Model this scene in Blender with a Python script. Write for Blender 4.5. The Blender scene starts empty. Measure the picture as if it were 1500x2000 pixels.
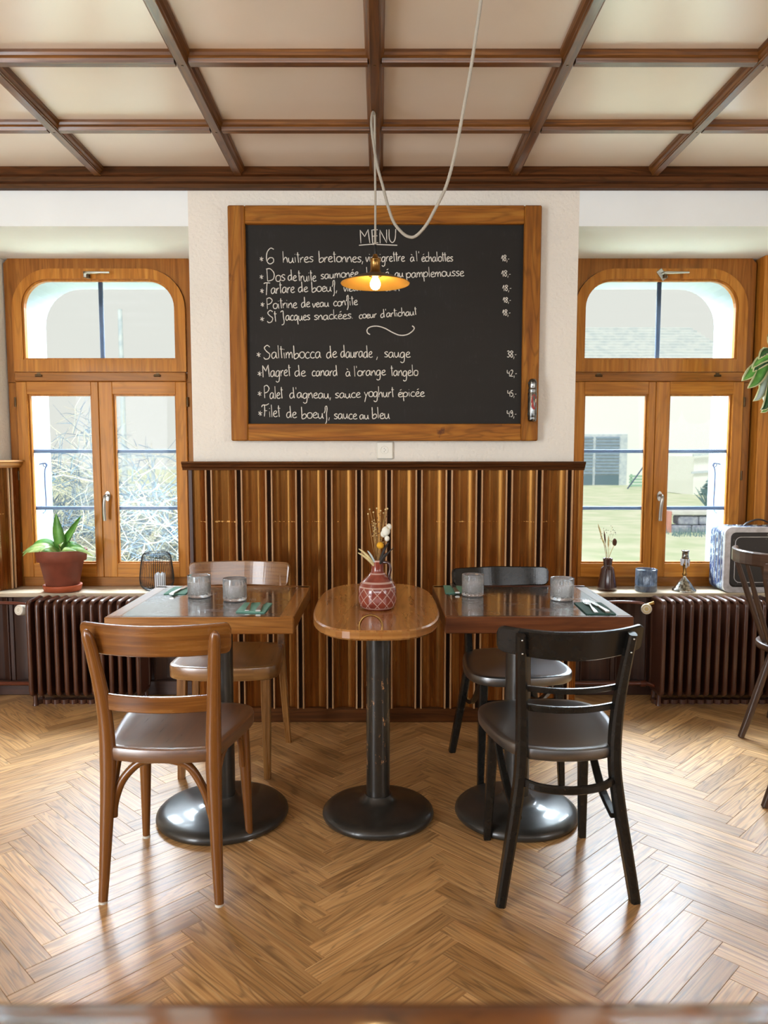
import bpy, math, random
from mathutils import Vector, Matrix
random.seed(7)
SC = bpy.context.scene
COL = SC.collection
PI = math.pi

# ------------------------------------------------------------------ camera
cam_d = bpy.data.cameras.new('camera'); cam = bpy.data.objects.new('camera', cam_d); COL.objects.link(cam)
cam.location = (0, 0, 1.30); cam.rotation_euler = (math.radians(90 - 5.2), 0, 0)
cam_d.sensor_fit = 'VERTICAL'; cam_d.sensor_height = 36; cam_d.lens = 27
cam_d.shift_x = 0.004; cam_d.shift_y = 0.01326
cam_d.clip_start = 0.02; cam_d.clip_end = 300
cam_d.dof.use_dof = True; cam_d.dof.focus_distance = 2.9; cam_d.dof.aperture_fstop = 6.0
SC.camera = cam

# ------------------------------------------------------------------ sky, lights, exposure
SC.view_settings.view_transform = 'Standard'; SC.view_settings.look = 'None'
SC.view_settings.exposure = -0.20; SC.view_settings.gamma = 1.0
w = bpy.data.worlds.new('world'); SC.world = w; w.use_nodes = True
bg = w.node_tree.nodes['Background']; bg.inputs[0].default_value = (0.95, 0.95, 0.88, 1); bg.inputs[1].default_value = 1.0

def area(name, loc, aim, sx, sy, power, col):
    d = bpy.data.lights.new(name, 'AREA'); d.shape = 'RECTANGLE'; d.size = sx; d.size_y = sy
    d.energy = power; d.color = col
    o = bpy.data.objects.new(name, d); COL.objects.link(o); o.location = loc
    o.rotation_euler = (Vector(aim) - Vector(loc)).to_track_quat('-Z', 'Y').to_euler()
    return o
# added glare panel outside, left window light, added fill lamps right and rear
area('added_glare_panel', (0.3, 6.3, 4.5), (0.3, 3.25, 2.7), 8.0, 3.5, 8500, (0.76, 0.88, 1.0))
area('left_window_light', (-3.3, -0.2, 1.22), (0.2, 2.9, 1.1), 2.0, 2.2, 270, (0.88, 0.94, 1.0))
area('right_fill_light', (3.85, -0.2, 1.75), (0.2, 2.9, 1.2), 2.0, 1.5, 65, (0.96, 0.97, 1.0))
area('rear_fill_light', (0.0, -2.45, 2.05), (0, 3.6, 1.7), 4.2, 0.9, 92, (0.90, 0.95, 1.0))
sun_d = bpy.data.lights.new('sun', 'SUN'); sun_d.energy = 2.0; sun_d.angle = math.radians(12); sun_d.color = (1.0, 0.99, 0.96)
sun = bpy.data.objects.new('sun', sun_d); COL.objects.link(sun); sun.location = (0, -5, 12)
sun.rotation_euler = Vector((0.25, 0.72, -1.0)).to_track_quat('-Z', 'Y').to_euler()

# ------------------------------------------------------------------ materials
def lin(c):
    out = []
    for x in c:
        x /= 255.0
        out.append(x / 12.92 if x <= 0.04045 else ((x + 0.055) / 1.055) ** 2.4)
    return (*out, 1)
MATS = {}
class NT:
    def __init__(s, name):
        m = bpy.data.materials.new(name); m.use_nodes = True; s.m = m; s.t = m.node_tree
        s.b = s.t.nodes['Principled BSDF']; s.out = s.t.nodes['Material Output']; MATS[name] = m
    def n(s, typ, **kw):
        x = s.t.nodes.new(typ)
        for k, v in kw.items():
            if k.startswith('i_'):
                key = k[2:]; key = int(key) if key.isdigit() else key.replace('_', ' ')
                x.inputs[key].default_value = v
            else: setattr(x, k, v)
        return x
    def l(s, a, b): s.t.links.new(a, b)
    def math(s, op, a, b=None, c=None):
        x = s.n('ShaderNodeMath', operation=op)
        for i, v in enumerate((a, b, c)):
            if v is None: continue
            if isinstance(v, (int, float)): x.inputs[i].default_value = v
            else: s.l(v, x.inputs[i])
        return x.outputs[0]
    def mix(s, fac, a, b, mode='MIX'):
        x = s.n('ShaderNodeMix', data_type='RGBA', blend_type=mode)
        for i, v in ((0, fac), (6, a), (7, b)):
            if isinstance(v, (int, float)): x.inputs[i].default_value = v
            elif isinstance(v, tuple): x.inputs[i].default_value = v
            else: s.l(v, x.inputs[i])
        return x.outputs[2]
    def ramp(s, fac, stops):
        x = s.n('ShaderNodeValToRGB'); e = x.color_ramp.elements
        while len(e) < len(stops): e.new(0.5)
        for k, (p, c) in zip(e, stops): k.position = p; k.color = c
        s.l(fac, x.inputs[0]); return x.outputs[0]
    def noise(s, vec, scale, detail=3, rough=0.5, dist=0.0):
        x = s.n('ShaderNodeTexNoise'); x.inputs['Scale'].default_value = scale; x.inputs['Detail'].default_value = detail
        x.inputs['Roughness'].default_value = rough; x.inputs['Distortion'].default_value = dist
        if vec is not None: s.l(vec, x.inputs['Vector'])
        return x.outputs[0]
    def vmul(s, vec, v3):
        x = s.n('ShaderNodeVectorMath', operation='MULTIPLY'); s.l(vec, x.inputs[0]); x.inputs[1].default_value = v3; return x.outputs[0]
    def vadd(s, a, b):
        x = s.n('ShaderNodeVectorMath', operation='ADD'); s.l(a, x.inputs[0]); s.l(b, x.inputs[1]); return x.outputs[0]
    def bump(s, h, strength, dist=0.002):
        x = s.n('ShaderNodeBump'); x.inputs['Strength'].default_value = strength; x.inputs['Distance'].default_value = dist
        s.l(h, x.inputs['Height']); s.l(x.outputs[0], s.b.inputs['Normal'])
    def set(s, **kw):
        for k, v in kw.items(): s.b.inputs[k.replace('_', ' ')].default_value = v

def plain(name, c, rough=0.5, metal=0.0, spec=0.5, coat=0.0, var=0.0, scale=30, bump=0.0, c2=None):
    t = NT(name); t.set(Roughness=rough, Metallic=metal, Coat_Weight=coat, Coat_Roughness=0.12)
    t.b.inputs['Specular IOR Level'].default_value = spec
    tc = t.n('ShaderNodeTexCoord').outputs['Object']
    n = t.noise(tc, scale, 4)
    c = lin(c); c2 = lin(c2) if c2 else tuple(x * (1 - var) for x in c[:3]) + (1,)
    col = t.ramp(n, [(0.35, c2), (0.62, c)])
    t.l(col, t.b.inputs['Base Color'])
    if bump: t.bump(t.noise(tc, scale * 3, 3), bump, 0.002)
    return t.m

def wood(name, dark, mid, light, rough=0.35, coat=0.0, su=2.5, sv=45, tone=0.15, lines=0.35, bump=0.15, fig=(1.1, 10), freq=32, worn=None, spec=0.5, coat_rough=0.08, tint=None, coat_ior=1.5, band=None):
    t = NT(name); t.set(Roughness=rough, Coat_Weight=coat, Coat_Roughness=coat_rough)
    t.b.inputs['Specular IOR Level'].default_value = spec
    if tint: t.b.inputs['Specular Tint'].default_value = (*tint, 1)
    t.b.inputs['Coat IOR'].default_value = coat_ior
    uv = t.n('ShaderNodeTexCoord').outputs['UV']
    oi = t.n('ShaderNodeObjectInfo').outputs['Random']
    at = t.n('ShaderNodeAttribute', attribute_name='tone').outputs['Fac']
    r = t.math('FRACT', t.math('ADD', oi, at))
    off = t.n('ShaderNodeCombineXYZ'); t.l(t.math('MULTIPLY', r, 37.0), off.inputs[0]); t.l(t.math('MULTIPLY', r, 11.0), off.inputs[1])
    uvo = t.vadd(uv, off.outputs[0])
    s1 = t.noise(t.vmul(uvo, (su, sv, 1)), 1.0, 5, 0.6, 0.4)
    f1 = t.noise(t.vmul(uvo, (*fig, 1)), 1.0, 2, 0.5, 0.6)
    ln = t.math('SINE', t.math('MULTIPLY', f1, freq * 2.0))
    ln = t.math('POWER', t.math('MULTIPLY', t.math('ADD', ln, 1.0), 0.5), 4.0)
    fine = t.noise(t.vmul(uvo, (su * 4, sv * 5, 1)), 1.0, 2, 0.6)
    col = t.ramp(s1, [(0.25, lin(dark)), (0.5, lin(mid)), (0.75, lin(light))])
    lm = t.math('MULTIPLY', t.math('MULTIPLY', ln, lines), t.math('ADD', fine, 0.35))
    col = t.mix(lm, col, tuple(x * 0.28 for x in lin(dark)[:3]) + (1,))
    g = t.math('ADD', t.math('MULTIPLY', t.math('FRACT', t.math('MULTIPLY', r, 7.31)), 2 * tone), 1 - tone)
    gc = t.n('ShaderNodeCombineColor')
    t.l(g, gc.inputs[0]); t.l(t.math('POWER', g, 1.12), gc.inputs[1]); t.l(t.math('POWER', g, 1.3), gc.inputs[2])
    col = t.mix(1.0, col, gc.outputs[0], 'MULTIPLY')
    if worn:
        tc = t.n('ShaderNodeTexCoord').outputs['Object']
        wn = t.noise(tc, worn[2] if len(worn) > 2 else 9, 6, 0.65)
        col = t.mix(t.ramp(wn, [(worn[1], (0, 0, 0, 1)), (worn[1] + 0.06, (1, 1, 1, 1))]), col, lin(worn[0]))
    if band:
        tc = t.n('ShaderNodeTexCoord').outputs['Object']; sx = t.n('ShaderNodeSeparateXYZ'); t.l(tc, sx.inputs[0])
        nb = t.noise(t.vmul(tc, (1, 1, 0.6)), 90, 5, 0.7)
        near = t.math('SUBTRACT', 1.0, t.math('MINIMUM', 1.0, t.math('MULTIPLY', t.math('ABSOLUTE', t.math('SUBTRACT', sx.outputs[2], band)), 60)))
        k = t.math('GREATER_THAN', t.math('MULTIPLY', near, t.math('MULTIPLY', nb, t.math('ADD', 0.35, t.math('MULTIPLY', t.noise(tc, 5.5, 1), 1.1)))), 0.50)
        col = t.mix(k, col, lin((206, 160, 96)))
    t.l(col, t.b.inputs['Base Color'])
    h = t.math('ADD', t.math('MULTIPLY', s1, 0.6), t.math('MULTIPLY', lm, -1.0))
    if bump: t.bump(h, bump, 0.0015)
    rr = t.math('ADD', t.math('MULTIPLY', s1, 0.16), rough - 0.08); t.l(rr, t.b.inputs['Roughness'])
    return t.m

wood('floor_oak', (152, 108, 62), (192, 146, 92), (214, 178, 126), rough=0.44, coat=0.28, su=2.4, sv=120, tone=0.26, lines=0.55, bump=0.12, fig=(1.3, 17), freq=34, coat_rough=0.24)
wood('window_pine', (136, 78, 24), (172, 106, 36), (192, 130, 54), rough=0.36, coat=0.05, spec=0.35, tint=(1.0, 0.8, 0.5), su=1.5, sv=38, tone=0.07, lines=0.25, bump=0.06)
wood('window_pine_dark', (112, 62, 20), (142, 84, 30), (164, 106, 44), rough=0.36, coat=0.05, spec=0.35, tint=(1.0, 0.8, 0.5), su=1.5, sv=38, tone=0.07, lines=0.25, bump=0.06)
wood('ceiling_wood', (68, 38, 14), (104, 62, 22), (140, 90, 36), rough=0.36, coat=0.15, su=2, sv=60, tone=0.10, lines=0.35, bump=0.1)
wood('cornice_wood', (50, 27, 13), (76, 41, 18), (98, 57, 26), rough=0.5, coat=0.0, spec=0.25, tint=(1.0, 0.7, 0.4), su=2, sv=60, tone=0.06, lines=0.5, bump=0.1)
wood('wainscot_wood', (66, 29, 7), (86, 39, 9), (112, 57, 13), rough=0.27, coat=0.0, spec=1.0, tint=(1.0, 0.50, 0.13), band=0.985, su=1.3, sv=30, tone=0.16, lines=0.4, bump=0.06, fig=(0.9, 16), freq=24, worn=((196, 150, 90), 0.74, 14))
wood('bead_wood', (24, 13, 7), (34, 19, 10), (44, 26, 14), rough=0.7, coat=0.0, spec=0.03, su=1.3, sv=40, tone=0.08, lines=0.2, bump=0.04)
wood('bead_highlight', (150, 104, 66), (186, 142, 98), (210, 172, 130), rough=0.35, coat=0.3, su=2, sv=30, tone=0.06, lines=0.1, bump=0.04)  # highlights on the rib edges, put into the colour as paler wood
wood('dark_panel_wood', (40, 20, 11), (58, 30, 16), (74, 40, 22), rough=0.45, coat=0.1, su=1.3, sv=35, tone=0.08, lines=0.3, bump=0.05)
wood('frame_pine', (112, 62, 18), (150, 92, 28), (176, 120, 46), rough=0.55, spec=0.2, su=2.2, sv=32, tone=0.14, lines=0.4, bump=0.2, worn=((92, 52, 24), 0.66, 6))
wood('chair_beech', (78, 42, 12), (116, 68, 24), (142, 92, 38), rough=0.26, coat=0.5, su=3, sv=60, tone=0.06, lines=0.2, bump=0.05)
wood('chair_beech_pale', (92, 56, 24), (122, 80, 38), (148, 106, 56), rough=0.28, coat=0.5, su=3, sv=60, tone=0.06, lines=0.2, bump=0.05, worn=((84, 48, 20), 0.62, 8))
wood('table_edge_oak', (112, 66, 24), (142, 90, 36), (164, 112, 52), rough=0.3, coat=0.4, su=3, sv=60, tone=0.05, lines=0.25, bump=0.05)
wood('table_edge_dark', (66, 32, 13), (90, 47, 20), (110, 62, 28), rough=0.3, coat=0.4, su=3, sv=60, tone=0.05, lines=0.25, bump=0.05)
wood('console_top_wood', (124, 74, 30), (158, 104, 48), (180, 130, 72), rough=0.28, coat=0.4, su=1.8, sv=20, tone=0.03, lines=0.3, bump=0.04, worn=((138, 78, 30), 0.62, 9))
wood('counter_wood', (96, 54, 20), (142, 86, 34), (176, 116, 50), rough=0.3, coat=1.0, coat_ior=2.5, coat_rough=0.1, worn=((92, 50, 18), 0.56, 16), su=2, sv=30, tone=0.03, lines=0.3, bump=0.03)
wood('windsor_wood', (48, 32, 22), (72, 50, 36), (104, 78, 58), rough=0.36, coat=0.2, su=3, sv=40, tone=0.05, lines=0.2, bump=0.08)

wood('seat_beech', (66, 36, 12), (100, 58, 22), (126, 80, 34), rough=0.3, coat=1.0, su=3, sv=40, tone=0.06, lines=0.2, bump=0.10, coat_rough=0.40, coat_ior=2.4)
wood('seat_beech_pale', (100, 62, 28), (136, 92, 46), (160, 118, 66), rough=0.3, coat=1.0, su=3, sv=40, tone=0.06, lines=0.2, bump=0.08, coat_rough=0.28, coat_ior=1.8, worn=((84, 48, 20), 0.62, 8))
def black_paint(name, c=(27, 25, 22), chips=None, rough=0.24, coat=0.4, spec=0.5):
    t = NT(name); t.set(Roughness=rough, Coat_Weight=coat, Coat_Roughness=0.1); t.b.inputs['Specular IOR Level'].default_value = spec
    tc = t.n('ShaderNodeTexCoord').outputs['Object']
    col = t.ramp(t.noise(tc, 40, 3), [(0.3, lin(c)), (0.7, lin(tuple(x + 7 for x in c)))])
    if chips:
        cn = t.noise(t.vmul(tc, chips[3] if len(chips) > 3 else (1, 1, 1)), chips[1], 6, 0.75)
        m = t.ramp(cn, [(chips[2], (0, 0, 0, 1)), (chips[2] + 0.02, (1, 1, 1, 1))])
        if len(chips) > 4:      # chipped only between two heights
            sx = t.n('ShaderNodeSeparateXYZ'); t.l(tc, sx.inputs[0])
            z0, z1 = chips[4]
            band = t.math('MULTIPLY', t.math('GREATER_THAN', sx.outputs[2], z0), t.math('LESS_THAN', sx.outputs[2], z1))
            m = t.math('MULTIPLY', m, band)
        col = t.mix(m, col, lin(chips[0]))
    t.l(col, t.b.inputs['Base Color'])
    t.bump(t.noise(tc, 120, 2), 0.06, 0.001)
    return t.m
black_paint('black_paint', c=(24, 22, 19), coat=0.12, spec=0.3, chips=((150, 120, 88), 60, 0.755))
black_paint('black_iron', (40, 38, 34), rough=0.36)
black_paint('seat_black', (27, 25, 22), chips=((120, 110, 100), 70, 0.74), rough=0.3); b_ = MATS['seat_black'].node_tree.nodes['Principled BSDF']; b_.inputs['Coat Weight'].default_value = 1.0; b_.inputs['Coat IOR'].default_value = 2.5; b_.inputs['Coat Roughness'].default_value = 0.40
black_paint('black_iron_chipped', (36, 34, 30), chips=((176, 128, 84), 34, 0.60, (1, 1, 0.45), (0.18, 0.52)), rough=0.3)

t = NT('table_black'); t.set(Roughness=0.2, Coat_Weight=1.0, Coat_Roughness=0.09, Coat_IOR=1.65)
tc = t.n('ShaderNodeTexCoord').outputs['Object']
t.l(t.ramp(t.noise(tc, 14, 5), [(0.3, lin((40, 30, 23))), (0.75, lin((58, 45, 35)))]), t.b.inputs['Base Color'])
t.l(t.ramp(t.noise(tc, 9, 6, 0.7), [(0.3, (0.16, 0.16, 0.16, 1)), (0.75, (0.34, 0.34, 0.34, 1))]), t.b.inputs['Roughness'])

def plaster(name, c, strength, scale):
    t = NT(name); t.set(Roughness=0.85)
    tc = t.n('ShaderNodeTexCoord').outputs['Object']
    t.l(t.ramp(t.noise(tc, 3, 4), [(0.3, lin(tuple(x - 6 for x in c))), (0.7, lin(c))]), t.b.inputs['Base Color'])
    v = t.n('ShaderNodeTexVoronoi', feature='SMOOTH_F1'); v.inputs['Scale'].default_value = scale
    t.l(t.vadd(tc, t.vmul(t.n('ShaderNodeTexNoise', i_Scale=scale * 0.6).outputs[1], (0.02, 0.02, 0.02))), v.inputs['Vector'])
    h = t.math('ADD', t.noise(tc, scale, 4, 0.6), t.math('MULTIPLY', v.outputs[0], 0.5))
    t.bump(h, strength, 0.006)
plaster('wall_plaster', (230, 223, 210), 0.7, 75)
plaster('smooth_plaster', (234, 238, 236), 0.08, 30)
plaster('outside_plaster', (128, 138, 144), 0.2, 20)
t = NT('ceiling_panel'); t.set(Roughness=0.28, Coat_Weight=0.5, Coat_Roughness=0.22)
tc = t.n('ShaderNodeTexCoord').outputs['Object']
t.l(t.ramp(t.noise(tc, 2.2, 3), [(0.3, lin((232, 217, 198))), (0.7, lin((240, 226, 208)))]), t.b.inputs['Base Color'])
t.bump(t.noise(tc, 160, 2), 0.12, 0.001)

t = NT('chalkboard'); t.set(Roughness=0.7); t.b.inputs['Specular IOR Level'].default_value = 0.25
tc = t.n('ShaderNodeTexCoord').outputs['Object']
n1 = t.noise(t.vmul(tc, (6, 1, 18)), 1.0, 5, 0.6); n2 = t.noise(t.vmul(tc, (90, 1, 12)), 1.0, 4, 0.7)
sm = t.math('MULTIPLY', t.ramp(n1, [(0.5, (0, 0, 0, 1)), (0.8, (1, 1, 1, 1))]), t.ramp(n2, [(0.55, (0, 0, 0, 1)), (0.7, (1, 1, 1, 1))]))
col = t.mix(t.math('MULTIPLY', sm, 0.35), lin((34, 31, 27)), lin((100, 102, 102)))
t.l(t.mix(t.math('MULTIPLY', n1, 0.25), col, lin((50, 48, 45))), t.b.inputs['Base Color'])
plain('chalk', (226, 220, 208), 0.9, var=0.16, scale=260)

def glass_sheet(name, tint=(0.97, 0.985, 0.985), refl=1.0):
    m = bpy.data.materials.new(name); m.use_nodes = True; MATS[name] = m
    nt = m.node_tree; nt.nodes.clear()
    o = nt.nodes.new('ShaderNodeOutputMaterial'); mx = nt.nodes.new('ShaderNodeMixShader')
    tr = nt.nodes.new('ShaderNodeBsdfTransparent'); tr.inputs[0].default_value = (*tint, 1)
    gl = nt.nodes.new('ShaderNodeBsdfGlossy'); gl.inputs['Roughness'].default_value = 0.02
    fr = nt.nodes.new('ShaderNodeFresnel'); fr.inputs[0].default_value = 1.14
    nt.links.new(fr.outputs[0], mx.inputs[0]); nt.links.new(tr.outputs[0], mx.inputs[1]); nt.links.new(gl.outputs[0], mx.inputs[2])
    nt.links.new(mx.outputs[0], o.inputs[0])
glass_sheet('window_glass')
t = NT('tumbler_glass'); t.set(Roughness=0.02, IOR=1.46, Transmission_Weight=0.90); t.b.inputs['Base Color'].default_value = (0.97, 0.99, 1, 1)
t = NT('blue_glass'); t.set(Roughness=0.12, IOR=1.45, Transmission_Weight=0.75)
tc = t.n('ShaderNodeTexCoord').outputs['Object']
t.l(t.ramp(t.noise(tc, 26, 5, 0.7), [(0.38, lin((96, 122, 156))), (0.62, lin((196, 212, 226)))]), t.b.inputs['Base Color'])

plain('steel', (190, 190, 186), 0.22, 1.0)
plain('satin_steel', (176, 174, 166), 0.34, 1.0)
plain('silver_worn', (206, 206, 198), 0.25, 1.0, c2=(96, 90, 80), scale=70, bump=0.4)
plain('brass', (176, 136, 78), 0.3, 1.0, c2=(120, 88, 48), scale=30)
plain('shade_outside', (70, 58, 40), 0.4, 0.6)
plain('shade_inside', (232, 178, 84), 0.34, 0.35)
plain('hinge_metal', (86, 66, 42), 0.4, 0.8)
plain('white_plastic', (226, 222, 208), 0.35)
plain('socket_hole', (40, 38, 34), 0.7)
plain('old_white', (214, 206, 186), 0.45, var=0.12)
plain('pipe_paint', (96, 46, 28), 0.32, coat=0.3)
plain('radiator_paint', (80, 46, 31), 0.28, coat=0.3, var=0.2, scale=20)
plain('terracotta', (132, 66, 44), 0.7, var=0.22, scale=14, bump=0.1)
plain('terracotta_bright', (176, 84, 46), 0.6, var=0.15, scale=14)
plain('soil', (52, 38, 28), 0.95, bump=0.6)
plain('leaf_green', (112, 170, 76), 0.42, c2=(70, 132, 52), scale=18)
plain('leaf_pale', (186, 206, 130), 0.45, c2=(120, 168, 84), scale=16)
plain('leaf_dark', (52, 100, 48), 0.35, c2=(30, 68, 34), scale=18)
plain('leaf_rim', (214, 214, 160), 0.45)
plain('leaf_silver', (178, 190, 188), 0.5)
plain('ceramic_white', (218, 214, 202), 0.3, coat=0.3)
plain('black_wire', (34, 34, 34), 0.35, 0.3)
plain('candle_white', (214, 218, 226), 0.5)
plain('dried_stem', (176, 136, 78), 0.8, var=0.3, scale=50)
plain('dried_pale', (216, 196, 142), 0.8, var=0.2, scale=50)
plain('dried_brown', (92, 58, 36), 0.85, var=0.3, scale=50)
plain('dried_dark', (50, 44, 38), 0.8)
plain('cotton', (222, 220, 206), 0.95, bump=0.4, scale=60)
plain('craspedia', (214, 156, 30), 0.9, bump=0.8, scale=90)
plain('vase_brown_glaze', (60, 30, 26), 0.18, coat=0.6)
plain('napkin_green', (108, 158, 140), 0.85, var=0.1, scale=120)
plain('napkin_dark', (44, 78, 66), 0.85, var=0.1, scale=120)
plain('cord_grey', (176, 168, 152), 0.8, var=0.25, scale=900)
plain('opener_steel', (150, 152, 150), 0.22, 1.0, c2=(90, 92, 92), scale=40)
plain('label_red', (146, 36, 26), 0.5)
plain('label_cream', (222, 200, 150), 0.5)
plain('case_frame', (190, 188, 190), 0.35, 0.2, c2=(166, 162, 160), scale=30)
plain('case_handle', (46, 36, 30), 0.5)
wood('sill_wood', (170, 150, 124), (196, 178, 150), (214, 198, 172), rough=0.35, coat=0.3, su=2, sv=30, tone=0.03, lines=0.2, bump=0.04)
plain('glide_white', (212, 208, 196), 0.5)
plain('muntin_grey', (76, 92, 118), 0.5)
plain('knob_ring', (196, 172, 112), 0.4)
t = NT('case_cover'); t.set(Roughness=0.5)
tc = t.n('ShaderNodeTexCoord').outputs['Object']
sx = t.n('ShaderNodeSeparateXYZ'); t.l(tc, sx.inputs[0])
chip = t.ramp(t.noise(t.vmul(tc, (1, 1, 0.5)), 60, 6, 0.75), [(0.66, (0, 0, 0, 1)), (0.69, (1, 1, 1, 1))])  # pale flecks stand in for a band of light reflected on the front
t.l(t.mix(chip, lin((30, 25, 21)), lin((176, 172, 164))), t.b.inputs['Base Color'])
t = NT('case_side'); t.set(Roughness=0.45)
tc = t.n('ShaderNodeTexCoord').outputs['Object']
chip = t.ramp(t.noise(t.vmul(tc, (1, 1, 0.5)), 55, 6, 0.75), [(0.50, (0, 0, 0, 1)), (0.58, (1, 1, 1, 1))])  # chipped covering of the side
t.l(t.mix(chip, lin((44, 62, 104)), lin((186, 200, 206))), t.b.inputs['Base Color'])
# glazed vase with a lattice of pale slip lines
t = NT('vase_lattice'); t.set(Roughness=0.2, Coat_Weight=0.6)
tc = t.n('ShaderNodeTexCoord').outputs['Object']
sx = t.n('ShaderNodeSeparateXYZ'); t.l(tc, sx.inputs[0])
ang = t.math('MULTIPLY', t.math('ARCTAN2', sx.outputs[1], sx.outputs[0]), 12 / (2 * PI))
zz = t.math('MULTIPLY', sx.outputs[2], 1 / 0.0385)
def band(e): return t.math('LESS_THAN', t.math('ABSOLUTE', t.math('SUBTRACT', t.math('FRACT', e), 0.5)), 0.055)
lat = t.math('MAXIMUM', band(t.math('ADD', ang, zz)), band(t.math('SUBTRACT', ang, zz)))
lat = t.math('MULTIPLY', lat, t.math('MULTIPLY', t.math('GREATER_THAN', sx.outputs[2], 0.008), t.math('LESS_THAN', sx.outputs[2], 0.080)))
for zc, hw in ((0.008, 0.0022), (0.081, 0.0022), (0.098, 0.003), (0.127, 0.002), (0.172, 0.003)):
    lat = t.math('MAXIMUM', lat, t.math('LESS_THAN', t.math('ABSOLUTE', t.math('SUBTRACT', sx.outputs[2], zc)), hw))
base = t.ramp(t.noise(tc, 30, 3), [(0.3, lin((112, 44, 34))), (0.7, lin((140, 66, 50)))])
t.l(t.mix(t.math('MULTIPLY', lat, 0.75), base, lin((196, 164, 150))), t.b.inputs['Base Color'])
t.bump(lat, 0.3, 0.001)
t = NT('bulb_glow'); t.b.inputs['Emission Color'].default_value = (1, 0.70, 0.32, 1); t.b.inputs['Emission Strength'].default_value = 70
# outdoors
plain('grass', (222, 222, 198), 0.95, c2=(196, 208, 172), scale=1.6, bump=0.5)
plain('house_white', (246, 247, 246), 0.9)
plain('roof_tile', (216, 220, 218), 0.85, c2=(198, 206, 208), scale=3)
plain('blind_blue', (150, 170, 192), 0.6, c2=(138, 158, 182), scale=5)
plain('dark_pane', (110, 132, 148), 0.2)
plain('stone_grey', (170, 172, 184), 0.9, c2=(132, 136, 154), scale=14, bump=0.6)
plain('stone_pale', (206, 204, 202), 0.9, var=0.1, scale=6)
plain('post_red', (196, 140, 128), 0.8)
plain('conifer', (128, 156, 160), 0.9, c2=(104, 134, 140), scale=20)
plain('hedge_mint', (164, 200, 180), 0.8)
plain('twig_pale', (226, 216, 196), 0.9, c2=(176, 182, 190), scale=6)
plain('twig_blue', (128, 146, 168), 0.9, c2=(96, 118, 148), scale=6)  # blue-grey shade among the twigs, put into their colour
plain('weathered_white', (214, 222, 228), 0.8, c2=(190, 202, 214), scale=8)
plain('iron_blue', (82, 98, 130), 0.6)

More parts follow.
